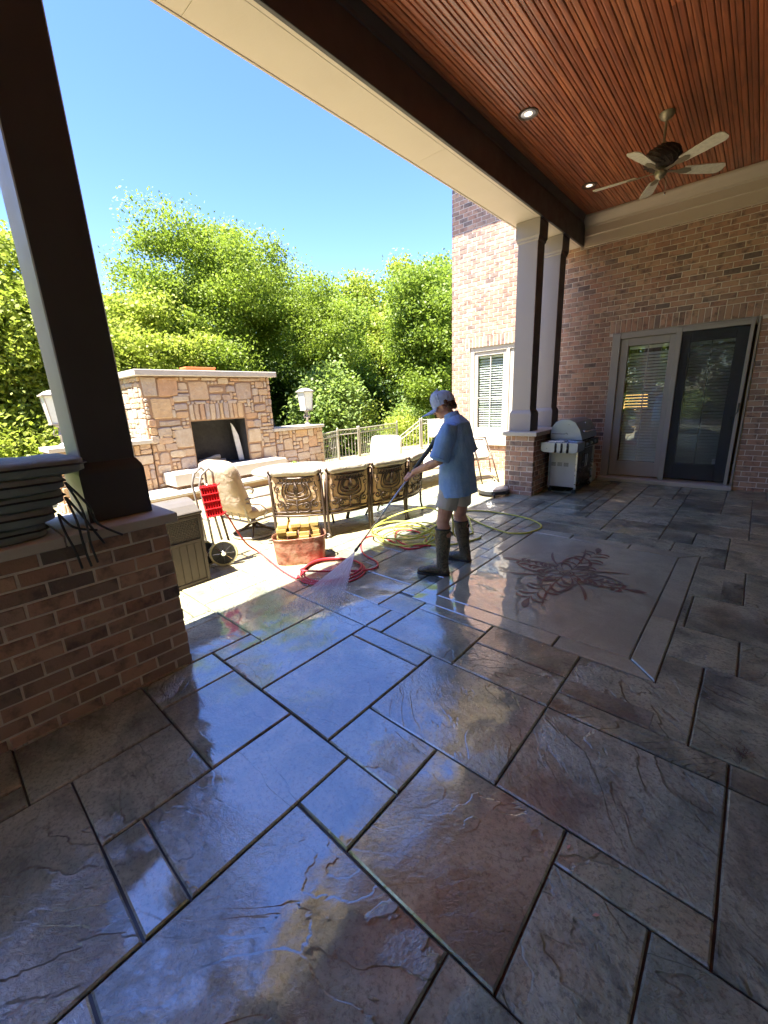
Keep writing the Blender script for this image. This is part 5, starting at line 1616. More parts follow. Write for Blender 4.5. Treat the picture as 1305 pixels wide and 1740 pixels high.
for (x, z, a, l_, i) in blocks:
    Lw = RW.uniform(.20, .27)
    m_ = Matrix.Translation((x, RW.uniform(-.012, .012), z)) @ Matrix.Rotation(a, 4, 'Z')
    mb = MB().box((-.049, -Lw / 2, 0), (.049, Lw / 2, .0385), .003, mat=m_)
    o = link('wood_block', mb, M_wood)
    o.matrix_world = tm
    tag(o, 'yellow sawn wood block in the %s layer of the tub pile, %s' % (wl_[l_], colw[i]), 'wood block', 'sawn wood blocks heaped in the copper tub')

# ------------------------------------------------------------------ trash bin
bn = empty('patio_bin', (-3.95, 1.36, 0), 'brown resin trash bin with arched lid beside the near brick wall end', 'bin')
M_resin = simple('brown_resin', (.075, .060, .048), .6, var=.12)
M_weave = None
def weave():
    m, nt, b, nn, L = newmat('resin_weave')
    p = wpos(nt)
    v = nt.nodes.new('ShaderNodeTexVoronoi'); v.inputs['Scale'].default_value = 70; v.inputs['Randomness'].default_value = .25
    L.new(p, v.inputs['Vector'])
    L.new(mixc(nt, mapr(nt, v.outputs['Distance'], .15, .5, 0, 1), (.095, .075, .06), (.03, .025, .02)), b.inputs['Base Color'])
    b.inputs['Roughness'].default_value = .6
    L.new(bump(nt, v.outputs['Distance'], -.006), b.inputs['Normal'])
    return m
M_weave = weave()
def bb(nm, a, b, mt, bev=.004): return link(nm, MB().box(a, b, bev), mt, bn)
bb('body', (-.20, -.235, .0), (.205, .235, .66), M_resin, .012)
bb('weave_panel', (.2065, -.205, .44), (.211, .205, .63), M_weave, 0)
bb('weave_panel', (-.17, -.24, .44), (.17, -.2365, .63), M_weave, 0); bb('weave_panel', (-.17, .2365, .44), (.17, .24, .63), M_weave, 0)
for y0_, y1_ in ((-.235, -.205), (.205, .235)): bb('corner_trim', (.2065, y0_, .0), (.222, y1_, .66), M_resin)
for z0_, z1_ in ((0, .035), (.405, .435), (.632, .66)): bb('rail_trim', (.2065, -.204, z0_), (.2215, .204, z1_), M_resin)
for k in range(6): bb('slat', (.2065, -.203 + k * .068, .037), (.213, -.203 + k * .068 + .063, .403), M_resin, .002)
bb('rim', (-.222, -.255, .662), (.228, .255, .70), simple('bin_rim', (.09, .075, .06), .5), .010)
lp2 = [(-.205, .70)] + [(-.20 + .40 * k / 8, .70 + .095 * math.sin(math.pi * k / 8) ** .7) for k in range(9)] + [(.205, .70)]
mmb = Matrix((Vector((1, 0, 0)), Vector((0, 0, 1)), Vector((0, -1, 0)))).transposed().to_4x4(); mmb.translation = Vector((0, .235, 0))
link('lid', MB().prism(lp2[::-1][1:-1], 0, .47, .006, to=mmb), simple('bin_lid', (.12, .105, .09), .35), bn)

# ------------------------------------------------------------------ cart with red panel
cart = empty('hose_cart', (-4.02, 1.84, 0), 'wheeled hose cart with a bent tube handle and bright red slotted plastic panel', 'cart')
CO = Vector((-4.02, 1.84, 0))
def cl(x, y, z): return Vector((x, y, z)) - CO
for dx in (0, -.16):
    link('upright', MB().tube([cl(-4.0 + dx, 1.80, .13), cl(-3.99 + dx, 1.775, .50), cl(-4.0 + dx, 1.745, .86), cl(-4.0 + dx, 1.78, .97), cl(-4.02 + dx, 1.87, 1.02), cl(-4.0 + dx, 1.895, .98), cl(-4.0 + dx, 1.895, .85)], .012, 8), M_pewter, cart, smooth='all')
    link('upright', MB().tube([cl(-4.0 + dx, 1.895, .85), cl(-3.985 + dx, 1.91, .55), cl(-3.97 + dx, 1.95, .22)], .013, 8), M_pewter if dx else M_bronze, cart, smooth='all')
for z in (.25, .5, .93): link('cross_bar', MB().tube([cl(-4.0, 1.79, z), cl(-4.16, 1.79, z)], .010, 6), M_pewter, cart)
link('axle', MB().tube([cl(-4.14, 1.71, .142), cl(-3.92, 1.875, .142)], .012, 8), M_steel, cart)
axd = Vector((.86, -.46, 0)).normalized()
wm3 = basis(axd.cross(Vector((0, 0, 1))), (0, 0, 1), axd)
M_rimpale = simple('pale_rim', (.62, .58, .36), .5, var=.1)
for wc in (cl(-3.95, 1.86, .142), cl(-4.10, 1.74, .142)):
    r_ = .125
    ring = [wc + wm3.to_3x3() @ Vector((math.cos(t) * r_, math.sin(t) * r_, 0)) for t in [2 * math.pi * i / 30 for i in range(30)]]
    w_ = link('wheel', MB().tube([wc + wm3.to_3x3() @ Vector((math.cos(t) * .128, math.sin(t) * .128, 0)) for t in [2 * math.pi * i / 30 for i in range(30)]], .013, 8, closed=True), M_rimpale, cart, smooth='all')
    link('tyre_wall', MB().lathe([(.065, -.010), (.114, -.013), (.117, .013), (.065, .010)], wc, 30, mat=wm3), M_black, w_, smooth=True)
    link('hub', MB().lathe([(.022, -.03), (.03, -.02), (.03, .02), (.022, .03)], wc, 16, mat=wm3), M_chrome, w_, smooth=True)
    for k in range(8):
        t = 2 * math.pi * k / 8
        link('spoke', MB().tube([wc + wm3.to_3x3() @ Vector((math.cos(t) * .03, math.sin(t) * .03, .018)), wc + wm3.to_3x3() @ Vector((math.cos(t) * .105, math.sin(t) * .105, .016))], .003, 4), M_chrome, w_)
M_red = simple('bright_red_plastic', (.75, .015, .02), .35, var=.05)
pm = basis((.25, .97, .03), (-.05, -.06, 1), Vector((.25, .97, .03)).cross(Vector((-.05, -.06, 1))), cl(-3.95, 1.825, .705))
red = MB(); red.box((-.072, -.16, -.03), (.072, .16, -.022), mat=pm)
link('red_panel', red, M_red, cart)
for k in range(7):
    link('red_rib', MB().box((-.078 + k * .0245, -.166, -.021), (-.068 + k * .0245, .166, .0), .002, mat=pm), M_red, cart)
for k in range(5):
    link('red_rib', MB().box((-.084, -.160 + k * .075, -.018), (.084, -.148 + k * .075, .004), .002, mat=pm), M_red, cart)
for z in (-.14, .15): link('clip', MB().tube([pm @ Vector((.08, z, 0)), pm @ Vector((.11, z + .01, 0))], .006, 6), M_red, cart)

# ------------------------------------------------------------------ hoses
def catmull(P, n=8, closed=False):
    P = [Vector(p) for p in P]; out = []
    m = len(P)
    for i in range(m - 1 if not closed else m):
        p0 = P[i - 1] if (i > 0 or closed) else P[0]; p1 = P[i]; p2 = P[(i + 1) % m]; p3 = P[(i + 2) % m] if (i + 2 < m or closed) else P[-1]
        for k in range(n):
            t = k / n
            out.append(.5 * ((2 * p1) + (p2 - p0) * t + (2 * p0 - 5 * p1 + 4 * p2 - p3) * t * t + (3 * p1 - p0 - 3 * p2 + p3) * t ** 3))
    if not closed: out.append(P[-1])
    return out
M_hred = simple('red_hose', (.55, .035, .05), .4, var=.1)
M_hyel = simple('yellow_hose', (.62, .62, .10), .4, var=.1)
hz = .010
red_pts = [(-4.0, 1.80, .60), (-4.0, 1.87, .60), (-4.0, 1.97, .53), (-4.0, 2.06, .33), (-4.0, 2.16, .14), (-3.98, 2.28, hz), (-3.65, 2.20, hz), (-3.31, 2.12, hz), (-3.05, 2.09, hz)]
cxr, cyr = -2.90, 2.415
turns = 3.1
for i in range(int(turns * 14)):
    a = rad(235) + i / 14 * 2 * math.pi
    r_ = .325 - .018 * (i / 14) + .010 * math.sin(i * 1.3)
    red_pts.append((cxr + r_ * math.cos(a) * 1.0, cyr + r_ * math.sin(a) * 1.0, hz + .014 * (i // 14) + .004 * math.sin(i)))
red_pts += [(-2.63, 2.60, .02), (-2.66, 2.82, hz), (-2.95, 2.92, hz), (-3.2, 3.12, hz), (-3.33, 3.34, hz), (-3.24, 3.49, hz), (-3.0, 3.42, hz), (-2.70, 3.31, hz), (-2.58, 3.47, hz), (-2.66, 3.66, hz), (-2.93, 3.86, hz), (-3.12, 3.76, hz + .02), (-3.0, 3.5, hz + .02), (-2.72, 3.36, hz + .025), (-2.52, 3.55, hz)]
tag(link('red_hose', MB().tube(catmull(red_pts, 5), .0095, 7), M_hred, smooth='all'), 'red pressure hose running from the cart to a neat coil by the copper tub', 'hose')
RH = random.Random(4)
yp = []
for i in range(66):
    a = i / 13 * 2 * math.pi + .4
    lp_ = i // 13
    ox, oy = [(0, 0), (.10, -.08), (-.08, .10), (.06, .12), (-.05, -.06)][lp_ % 5]
    r_ = [.36, .30, .40, .27, .34][lp_ % 5]
    z = hz + .016 * lp_ + (.20 * max(0, math.sin(a * .5 + 1)) ** 4 if lp_ in (2, 3) else 0) + .01
    yp.append((-2.98 + ox + r_ * 1.05 * math.cos(a) + RH.uniform(-.02, .02), 3.68 + oy + r_ * math.sin(a) + RH.uniform(-.02, .02), z))
yp += [(-2.62, 3.55, .03), (-2.45, 3.62, hz), (-2.30, 3.80, hz), (-2.2, 4.1, hz)]
tag(link('yellow_hose', MB().tube(catmull(yp, 6), .0095, 7), M_hyel, smooth='all'), 'tangled yellow hose coil lying on the shade line left of the boots', 'hose')
y2 = [(-2.36, 4.2, hz), (-2.72, 4.72, hz), (-2.95, 5.0, hz), (-2.72, 5.16, hz), (-2.49, 5.18, hz), (-2.2, 5.16, hz), (-1.99, 5.08, hz), (-1.82, 4.93, hz), (-1.79, 4.75, hz), (-1.86, 4.53, hz), (-2.0, 4.44, hz), (-2.15, 4.46, hz), (-2.45, 4.58, hz), (-2.8, 4.80, hz), (-3.2, 5.2, hz), (-3.7, 5.5, hz)]
tag(link('yellow_hose', MB().tube(catmull(y2, 6), .0095, 7), M_hyel, smooth='all'), 'open loop of yellow hose on the wet floor right of the person', 'hose')

# ------------------------------------------------------------------ cushion pile on the low wall
M_cushgrey = cushion_mat('slate_cushion', (.24, .27, .26), .02)
tops = [(1.012, 1.085, .35), (1.088, 1.160, .40), (1.163, 1.235, .45), (1.238, 1.31, .47), (1.314, 1.385, .57)]
nm_ = ['bottom', 'second from the bottom', 'middle', 'second from the top', 'top']
for i, (z0_, z1_, ye) in enumerate(tops):
    L_ = 1.15
    e = empty('seat_pad', (-2.80, ye - L_ / 2, (z0_ + z1_) / 2), 'grey seat pad on the brick wall, %s in the pile' % nm_[i], 'cushion', 'grey seat pads piled on the brick wall', rz=rad([1.5, -1, .5, -1.5, 1][i]))
    th_ = z1_ - z0_
    mb = MB(); pillow(mb, .54, L_, th_ * 1.12, Matrix(), nx_=16, ny_=30, seed=i * 5.3, wr=.010, puff=.2, edge=.66)
    link('pad', mb, M_cushgrey, e, smooth='all')
    link('piping', MB().tube([(.268, -L_ / 2 + .03, .010), (.272, -.2, .012), (.270, .2, .010), (.262, L_ / 2 - .05, .008), (.22, L_ / 2 - .008, .008), (0, L_ / 2 - .002, .008), (-.22, L_ / 2 - .008, .008)], .0055, 5), M_black, e, smooth='all')
    if i in (1, 2, 3):
        s = R.uniform(-.02, .02)
        ends = {1: [(.27, .57, -.0), (.30, .60, -.06), (.315, .64, -.085), (.325, .70, -.105)], 2: [(.27, .56, 0), (.31, .60, -.10), (.335, .62, -.16), (.33, .66, -.26)], 3: [(.26, .56, 0), (.31, .62, -.12), (.325, .64, -.22), (.36, .73, -.30)]}[i]
        link('tie', MB().tube(catmull(ends, 5), .0065, 5), M_black, e, smooth='all')
        link('tie', MB().tube(catmull([(ends[0][0] - .02, ends[0][1], 0), (ends[1][0] + .01, ends[1][1] - .03, ends[1][2] - .02), (ends[2][0] + .005, ends[2][1] - .05, ends[2][2] - .10), (ends[2][0] + .008, ends[2][1] - .04, ends[2][2] - .20)], 5), .006, 5), M_black, e, smooth='all')
    if i == 4:
        for bx, by in ((.12, .2), (-.1, .1), (.05, -.15)):
            link('button', MB().ell((bx, by, th_ * .60), (.012, .012, .005), 8, 4), M_cushgrey, e)

# ------------------------------------------------------------------ little floor litter
M_petal = simple('pink_petal', (.65, .35, .28), .6)
for k, (x, y, a, lab) in enumerate([(-.156, 1.085, .6, 'small pink petal on the wet slab near the camera, right of centre'), (-.29, 1.24, 1.2, 'tiny pale sliver of bark on the wet slab nearest the camera')]):
    tag(link('petal', MB().prism([(-.012, -.003), (0, -.005), (.012, 0), (0, .005)], 0, .002, to=Matrix.Translation((x, y, .0035)) @ Matrix.Rotation(a, 4, 'Z')), M_petal), lab, 'petal')
nest = MB(); RN = random.Random(2)
for k in range(26):
    a = RN.uniform(0, 6.28); l = RN.uniform(.02, .055); x, y = .155 + RN.gauss(0, .016), 2.12 + RN.gauss(0, .03)
    nest.tube([(x, y, .006), (x + math.cos(a) * l * .5, y + math.sin(a) * l * .5, .014 + RN.uniform(0, .006)), (x + math.cos(a + .5) * l, y + math.sin(a + .5) * l, .006)], .0012, 4)
tag(link('dry_twigs', nest, M_bark), 'small clump of dry twigs on the slab at the right', 'twigs', kind='stuff')
grit_ = MB()
for k in range(170):
    x = RN.gauss(-.95, .22); y = RN.gauss(1.95, .22); s = RN.uniform(.0012, .0035)
    grit_.ell((x, y, .004), (s, s * 1.3, s * .7), 5, 3)
tag(link('grit', grit_, simple('pale_grit', (.6, .52, .40), .8)), 'scattered pale grit on the wet slabs', 'grit', kind='stuff')

# ================================================================== THE PERSON
def bake(mb, voxel, smooth_it=4, disp=None, dec=None):
    """fuse overlapping closed shells into one continuous smooth surface"""
    me = mb.mesh('tmp'); o = bpy.data.objects.new('tmp', me); col.objects.link(o)
    md = o.modifiers.new('r', 'REMESH'); md.mode = 'VOXEL'; md.voxel_size = voxel
    ms = o.modifiers.new('s', 'SMOOTH'); ms.factor = .5; ms.iterations = smooth_it
    if dec:
        dm = o.modifiers.new('d', 'DECIMATE'); dm.ratio = dec
    dg = bpy.context.evaluated_depsgraph_get()
    out = bpy.data.meshes.new_from_object(o.evaluated_get(dg))
    bpy.data.objects.remove(o); bpy.data.meshes.remove(me)
    if disp:
        for v in out.vertices:
            v.co += v.normal * disp(v.co)
    out.polygons.foreach_set('use_smooth', [True] * len(out.polygons))
    out.materials.clear()
    return out
person = empty('person', (-2.03, 3.19, 0), 'person in blue shirt, cap and camouflage boots spraying the wet floor', 'person')
PO = Vector((-2.03, 3.19, 0))
f_ = Vector((-.95, -.31, 0)).normalized(); l_v = Vector((.31, -.95, 0)).normalized(); up = Vector((0, 0, 1))
def rel(p): return Vector(p) - PO
def limb(mb, pts, rs_, n=14, ref=None, asp=1.0):
    P = [rel(p) for p in pts]
    mb.loft([(p, r, r * asp, ref or f_) for p, r in zip(P, rs_)], n=n)
    mb.ell(P[0], (rs_[0],) * 3, 12, 8); mb.ell(P[-1], (rs_[-1],) * 3, 12, 8)
def skin_mat():
    m, nt, b, nn, L = newmat('skin')
    p = wpos(nt)
    L.new(ramp(nt, nz(nt, p, 16, 4), [(.3, (.44, .22, .155)), (.7, (.60, .34, .25))]), b.inputs['Base Color'])
    b.inputs['Roughness'].default_value = .5
    b.inputs['Subsurface Weight'].default_value = .12; b.inputs['Subsurface Radius'].default_value = (.02, .008, .004); b.inputs['Subsurface Scale'].default_value = .3
    return m
M_skin = skin_mat()
# wand axis
WA = Vector((-2.13, 3.15, 1.27)); WT = Vector((-2.878, 2.712, .12)); wd = (WT - WA).normalized()
GL = WA + wd * .475         # left hand grip point
GR = WA + wd * .02          # right hand on the trigger grip
body = MB()
# head: tilted down and forward
hc_ = Vector((-2.105, 3.19, 1.535))
th = rad(24)
hf = (f_ * math.cos(th) - up * math.sin(th)).normalized(); hu = (up * math.cos(th) + f_ * math.sin(th)).normalized(); hl = l_v
HM = Matrix((hf, hl, hu)).transposed()
def hp(a, b, c): return rel(hc_) + hf * a + hl * b + hu * c
def hell(a, b, c, r, n=18, m=12): body.ell(hp(a, b, c), r, n, m, mat=HM.to_4x4())
hell(0, 0, .012, (.098, .077, .098)); hell(.022, 0, -.045, (.072, .062, .070)); hell(.055, 0, -.078, (.034, .036, .028))
hell(.030, 0, -.08, (.052, .050, .030))
hell(.085, 0, .012, (.014, .05, .012)); hell(.100, 0, -.018, (.010, .010, .026), 10, 8); hell(.106, 0, -.034, (.013, .013, .010), 10, 8)
hell(.090, 0, -.060, (.010, .024, .007), 10, 8); hell(.088, 0, -.070, (.010, .021, .007), 10, 8)
for s in (-1, 1):
    hell(.062, s * .045, -.025, (.022, .018, .020)); hell(-.008, s * .078, -.018, (.018, .008, .030), 10, 8); hell(-.004, s * .084, -.014, (.012, .006, .024), 10, 8)
limb(body, [hc_ - up * .06 - f_ * .025, (-2.035, 3.19, 1.43), (-1.995, 3.19, 1.36)], [.052, .054, .075])
# torso and legs
body.loft([(rel((-1.985, 3.19, 1.40)), .07, .07, f_), (rel((-1.985, 3.19, 1.36)), .10, .17, f_), (rel((-1.975, 3.19, 1.25)), .115, .18, f_), (rel((-1.97, 3.19, 1.08)), .105, .155, f_), (rel((-1.965, 3.19, .95)), .105, .15, f_), (rel((-1.965, 3.19, .84)), .105, .15, f_)], n=20)
LH, LK, LA = (-1.965, 3.10, .86), (-2.015, 3.03, .50), (-1.995, 2.99, .10)
RHp, RK, RA = (-1.965, 3.28, .86), (-2.03, 3.35, .49), (-2.0, 3.40, .10)
for H_, K_, A_ in ((LH, LK, LA), (RHp, RK, RA)):
    H_, K_, A_ = Vector(H_), Vector(K_), Vector(A_)
    limb(body, [H_, H_.lerp(K_, .45), H_.lerp(K_, .85), K_, K_.lerp(A_, .28) - f_ * .018, K_.lerp(A_, .7), A_], [.080, .080, .064, .058, .060, .042, .036])
    body.ell(rel(K_ + f_ * .03), (.034, .034, .045), 10, 8)
# arms
LS, LE = Vector((-1.93, 3.00, 1.33)), Vector((-1.985, 2.925, 1.075))
RS_, RE = Vector((-2.03, 3.37, 1.32)), Vector((-1.975, 3.43, 1.08))
wrL = GL - wd * .02 + Vector((.075, -.035, .045)); wrR = GR + Vector((.07, .045, .0))
for S_, E_, W_ in ((LS, LE, wrL), (RS_, RE, wrR)):
    limb(body, [S_, S_.lerp(E_, .5), E_, E_.lerp(W_, .3), E_.lerp(W_, .75), W_], [.052, .046, .040, .041, .030, .026])
def hand(G, W_, wraxis, radius=.020):
    """palm beside the shaft at G, four fingers and a thumb closing round the axis"""
    ax = wraxis.normalized()
    side = (W_ - G); side = (side - ax * side.dot(ax)).normalized()
    oth = ax.cross(side)
    def pt(al, ang, r): return rel(G) + ax * al + (side * math.cos(ang) + oth * math.sin(ang)) * r
    pc = pt(0, 0, radius + .014)
    body.loft([(rel(W_), .024, .018, ax), ((rel(W_) + pc) / 2, .032, .017, ax), (pc, .040, .015, ax), (pt(0, -.5, radius + .012), .040, .012, ax)], n=12)
    for i, (al, ln) in enumerate(((-.033, .85), (-.011, 1.0), (.012, .95), (.034, .78))):
        angs = [0.1, .8, 1.6, 2.4, 3.1]
        P = [pt(al, a * ln, radius + .011 - .001 * k) for k, a in enumerate(angs)]
        body.tube(P, [.0105, .0105, .0095, .0085, .0075], 8)
        body.ell(P[-1], (.0078,) * 3, 8, 6)
        body.ell(P[1], (.0112,) * 3, 8, 6)
    P = [pt(-.030, -.2, radius + .018), pt(-.042, -1.0, radius + .012), pt(-.036, -1.9, radius + .010), pt(-.022, -2.6, radius + .010)]
    body.tube(P, [.013, .012, .0105, .0085], 8); body.ell(P[-1], (.009,) * 3, 8, 6)
hand(GL, wrL, wd)
gax = (Vector((.10, .02, -.25))).normalized()
hand(GR + Vector((.02, .01, -.035)), wrR, gax, .022)
bodym = bake(body, .0048, 3)
link('body', bodym, M_skin, person)
# eyes
for s in (-1, 1):
    link('eye', MB().ell(hp(.083, s * .030, .0), (.010, .011, .010), 10, 8, mat=HM.to_4x4()), simple('eye_white', (.5, .45, .42), .2), person, smooth=True)
# hair
hr = MB(); RHr = random.Random(12)
for k in range(70):
    a = RHr.uniform(-1.15, 1.15); z = RHr.uniform(-.055, .02)
    hr.ell(hp(-.088 * math.cos(a), .074 * math.sin(a) * 1.08, z), (.020, .018, .020), 8, 6)
link('hair', bake(hr, .006, 2, lambda c: .006 * mnoise.noise(c * 90)), simple('brown_hair', (.10, .045, .022), .6, var=.4, scale=60, bmp=.004, bscale=160), person)
# cap
def cap_mat():
    m, nt, b, nn, L = newmat('faded_blue_twill')
    p = wpos(nt)
    L.new(mixc(nt, mapr(nt, nz(nt, p, 24, 4), .35, .65, 0, 1), (.36, .45, .66), (.46, .54, .74)), b.inputs['Base Color'])
    b.inputs['Roughness'].default_value = .9
    L.new(bump(nt, nz(nt, p, 45, 4), .006), b.inputs['Normal'])
    return m
M_cap = cap_mat()
cp = MB(); n = 24; vs = []; fs = []
prof_c = [(1.0, -.008), (1.01, .02), (.97, .055), (.86, .085), (.66, .108), (.36, .121), (.05, .126)]
for r_, z in prof_c:
    for k in range(n):
        t = 2 * math.pi * k / n
        vs.append(hp(-.004 + .108 * r_ * math.cos(t), .088 * r_ * math.sin(t), z + .010 + (.012 * math.cos(t) if z > .04 else 0)))
fs = [(i * n + k, i * n + (k + 1) % n, (i + 1) * n + (k + 1) % n, (i + 1) * n + k) for i in range(len(prof_c) - 1) for k in range(n)] + [tuple((len(prof_c) - 1) * n + k for k in range(n))]
cp.add(vs, fs)
cap_o = link('cap', cp, M_cap, person, smooth='all')
br = MB(); vs = []; m_ = 14
for side in (0, 1):
    for j in range(5):
        for i in range(m_ + 1):
            t = -1.12 + 2.24 * i / m_
            ext = 1 + 1.25 * (j / 4) * max(0, math.cos(t * 1.12)) ** .7
            vs.append(hp(-.004 + .107 * math.cos(t) * ext, .087 * math.sin(t) * (1 + .10 * j / 4), (.006 - .010 * (j / 4)) - .030 * (math.sin(t) ** 2) * (j / 4) - side * .004))
W1 = 5 * (m_ + 1)
fs = []
for s in (0, 1):
    for j in range(4):
        for i in range(m_):
            a = s * W1 + j * (m_ + 1) + i; q = (a, a + 1, a + m_ + 2, a + m_ + 1); fs.append(q if s else q[::-1])
for i in range(m_): a = 4 * (m_ + 1) + i; fs.append((a, a + 1, a + 1 + W1, a + W1))
for j in range(4):
    for e_ in (0, m_):
        a = j * (m_ + 1) + e_; b_ = a + m_ + 1; fs.append((a, b_, b_ + W1, a + W1))
br.add(vs, fs)
link('brim', br, M_cap, cap_o, smooth='all')
link('button', MB().ell(hp(-.002, 0, .150), (.009, .009, .006), 8, 5), M_cap, cap_o)
for k in range(3):
    t = k * math.pi / 3 + .5
    link('seam', MB().tube([hp(-.004 + .1095 * r_ * math.cos(t) * s, .0895 * r_ * math.sin(t) * s, z + .0115 + (.012 * math.cos(t) * s if z > .04 else 0)) for s in (1, -1) for r_, z in (prof_c if s == 1 else prof_c[::-1])], .0016, 4), M_cap, cap_o)
# shirt: torso and sleeves fused, hem split at the side, wrinkled
sh = MB()
sh.loft([(rel((-2.01, 3.19, 1.435)), .070, .068, f_), (rel((-2.0, 3.19, 1.405)), .090, .115, f_), (rel((-1.985, 3.19, 1.365)), .125, .190, f_), (rel((-1.98, 3.19, 1.28)), .145, .205, f_), (rel((-1.978, 3.19, 1.15)), .152, .200, f_),
         (rel((-1.972, 3.19, 1.02)), .158, .195, f_), (rel((-1.962, 3.19, .90)), .160, .204, f_), (rel((-1.955, 3.19, .80)), .164, .214, f_), (rel((-1.952, 3.19, .72)), .166, .216, f_)], n=30)
for S_, E_ in ((LS, LE), (RS_, RE)):
    d_ = (E_ - S_)
    sh.loft([(rel(S_ + Vector((0, 0, .02)) - d_ * .12), .060, .060, f_), (rel(S_ + d_ * .15), .085, .080, f_), (rel(S_ + d_ * .5), .083, .078, f_), (rel(S_ + d_ * .90), .085, .080, f_), (rel(S_ + d_ * .96), .078, .073, f_)], n=18)
def wr(c):
    p = c
    z = p.z
    v = .012 * mnoise.noise(Vector((p.x * 5, p.y * 5, p.z * 2.6))) + .007 * mnoise.noise(Vector((p.x * 14, p.y * 14, p.z * 5 + p.x * 6)))
    v += .006 * max(0, 1 - abs(z - 1.12) / .3) * math.sin((p.x * 1.2 + p.z * 1.0 + p.y * .5) * 34) * .6
    return v
shm = bake(sh, .008, 3, wr)
bm = bmesh.new(); bm.from_mesh(shm)
cutv = [v for v in bm.verts if v.co.z < .752 + .012 * math.sin(math.atan2(v.co.y, v.co.x) * 2 + 1)]
bmesh.ops.delete(bm, geom=cutv, context='VERTS')
# thicken is unnecessary: keep as a closed neck-to-hem skin with an open bottom
bm.to_mesh(shm); bm.free()
def shirt_mat():
    m, nt, b, nn, L = newmat('blue_shirt_cotton')
    p = wpos(nt)
    L.new(mixc(nt, mapr(nt, nz(nt, p, 11, 5), .35, .65, 0, 1), (.19, .37, .78), (.28, .48, .86)), b.inputs['Base Color'])
    b.inputs['Roughness'].default_value = .85; b.inputs['Sheen Weight'].default_value = .15
    h = mathn(nt, 'ADD', nz(nt, scalev(nt, p, (1, 1, .45)), 13, 4, .5, 1.2), mathn(nt, 'MULTIPLY', nz(nt, p, 60, 3), .15))
    L.new(bump(nt, h, .012), b.inputs['Normal'])
    return m
M_shirt = shirt_mat()
so = link('shirt', shm, M_shirt, person)
md = so.modifiers.new('thick', 'SOLIDIFY'); md.thickness = .003; md.offset = -1
col_ = MB(); col_.loft([(rel((-2.012, 3.19, 1.41)), .080, .078, f_), (rel((-2.025, 3.19, 1.45)), .068, .066, f_), (rel((-2.03, 3.19, 1.462)), .066, .064, f_)], n=24, cap=False)
co = link('collar', col_, M_shirt, so, smooth='all'); md = co.modifiers.new('thick', 'SOLIDIFY'); md.thickness = .004
for S_, E_ in ((LS, LE), (RS_, RE)):
    d_ = (E_ - S_); c_ = rel(S_ + d_ * .90)
    u1 = d_.normalized().orthogonal().normalized(); u2 = d_.normalized().cross(u1)
    link('cuff', MB().tube([c_ + (u1 * math.cos(t) + u2 * math.sin(t)) * .0845 for t in [2 * math.pi * i / 24 for i in range(24)]], .005, 6, closed=True), M_shirt, so, smooth='all')
# shorts
st = MB()
st.loft([(rel((-1.965, 3.19, .96)), .10, .14, f_), (rel((-1.965, 3.19, .86)), .12, .155, f_), (rel((-1.965, 3.19, .78)), .12, .155, f_)], n=24)
for H_, K_ in ((LH, LK), (RHp, RK)):
    H_, K_ = Vector(H_), Vector(K_)
    st.loft([(rel(H_ + Vector((0, 0, .02))), .085, .078, f_), (rel(H_.lerp(K_, .25)), .095, .085, f_), (rel(H_.lerp(K_, .62)), .100, .088, f_), (rel(H_.lerp(K_, .655)), .097, .085, f_)], n=18)
link('shorts', bake(st, .008, 2, lambda c: .008 * mnoise.noise(c * 13)), simple('stone_grey_cotton', (.50, .48, .44), .9, var=.08, bmp=.004, bscale=40), person)
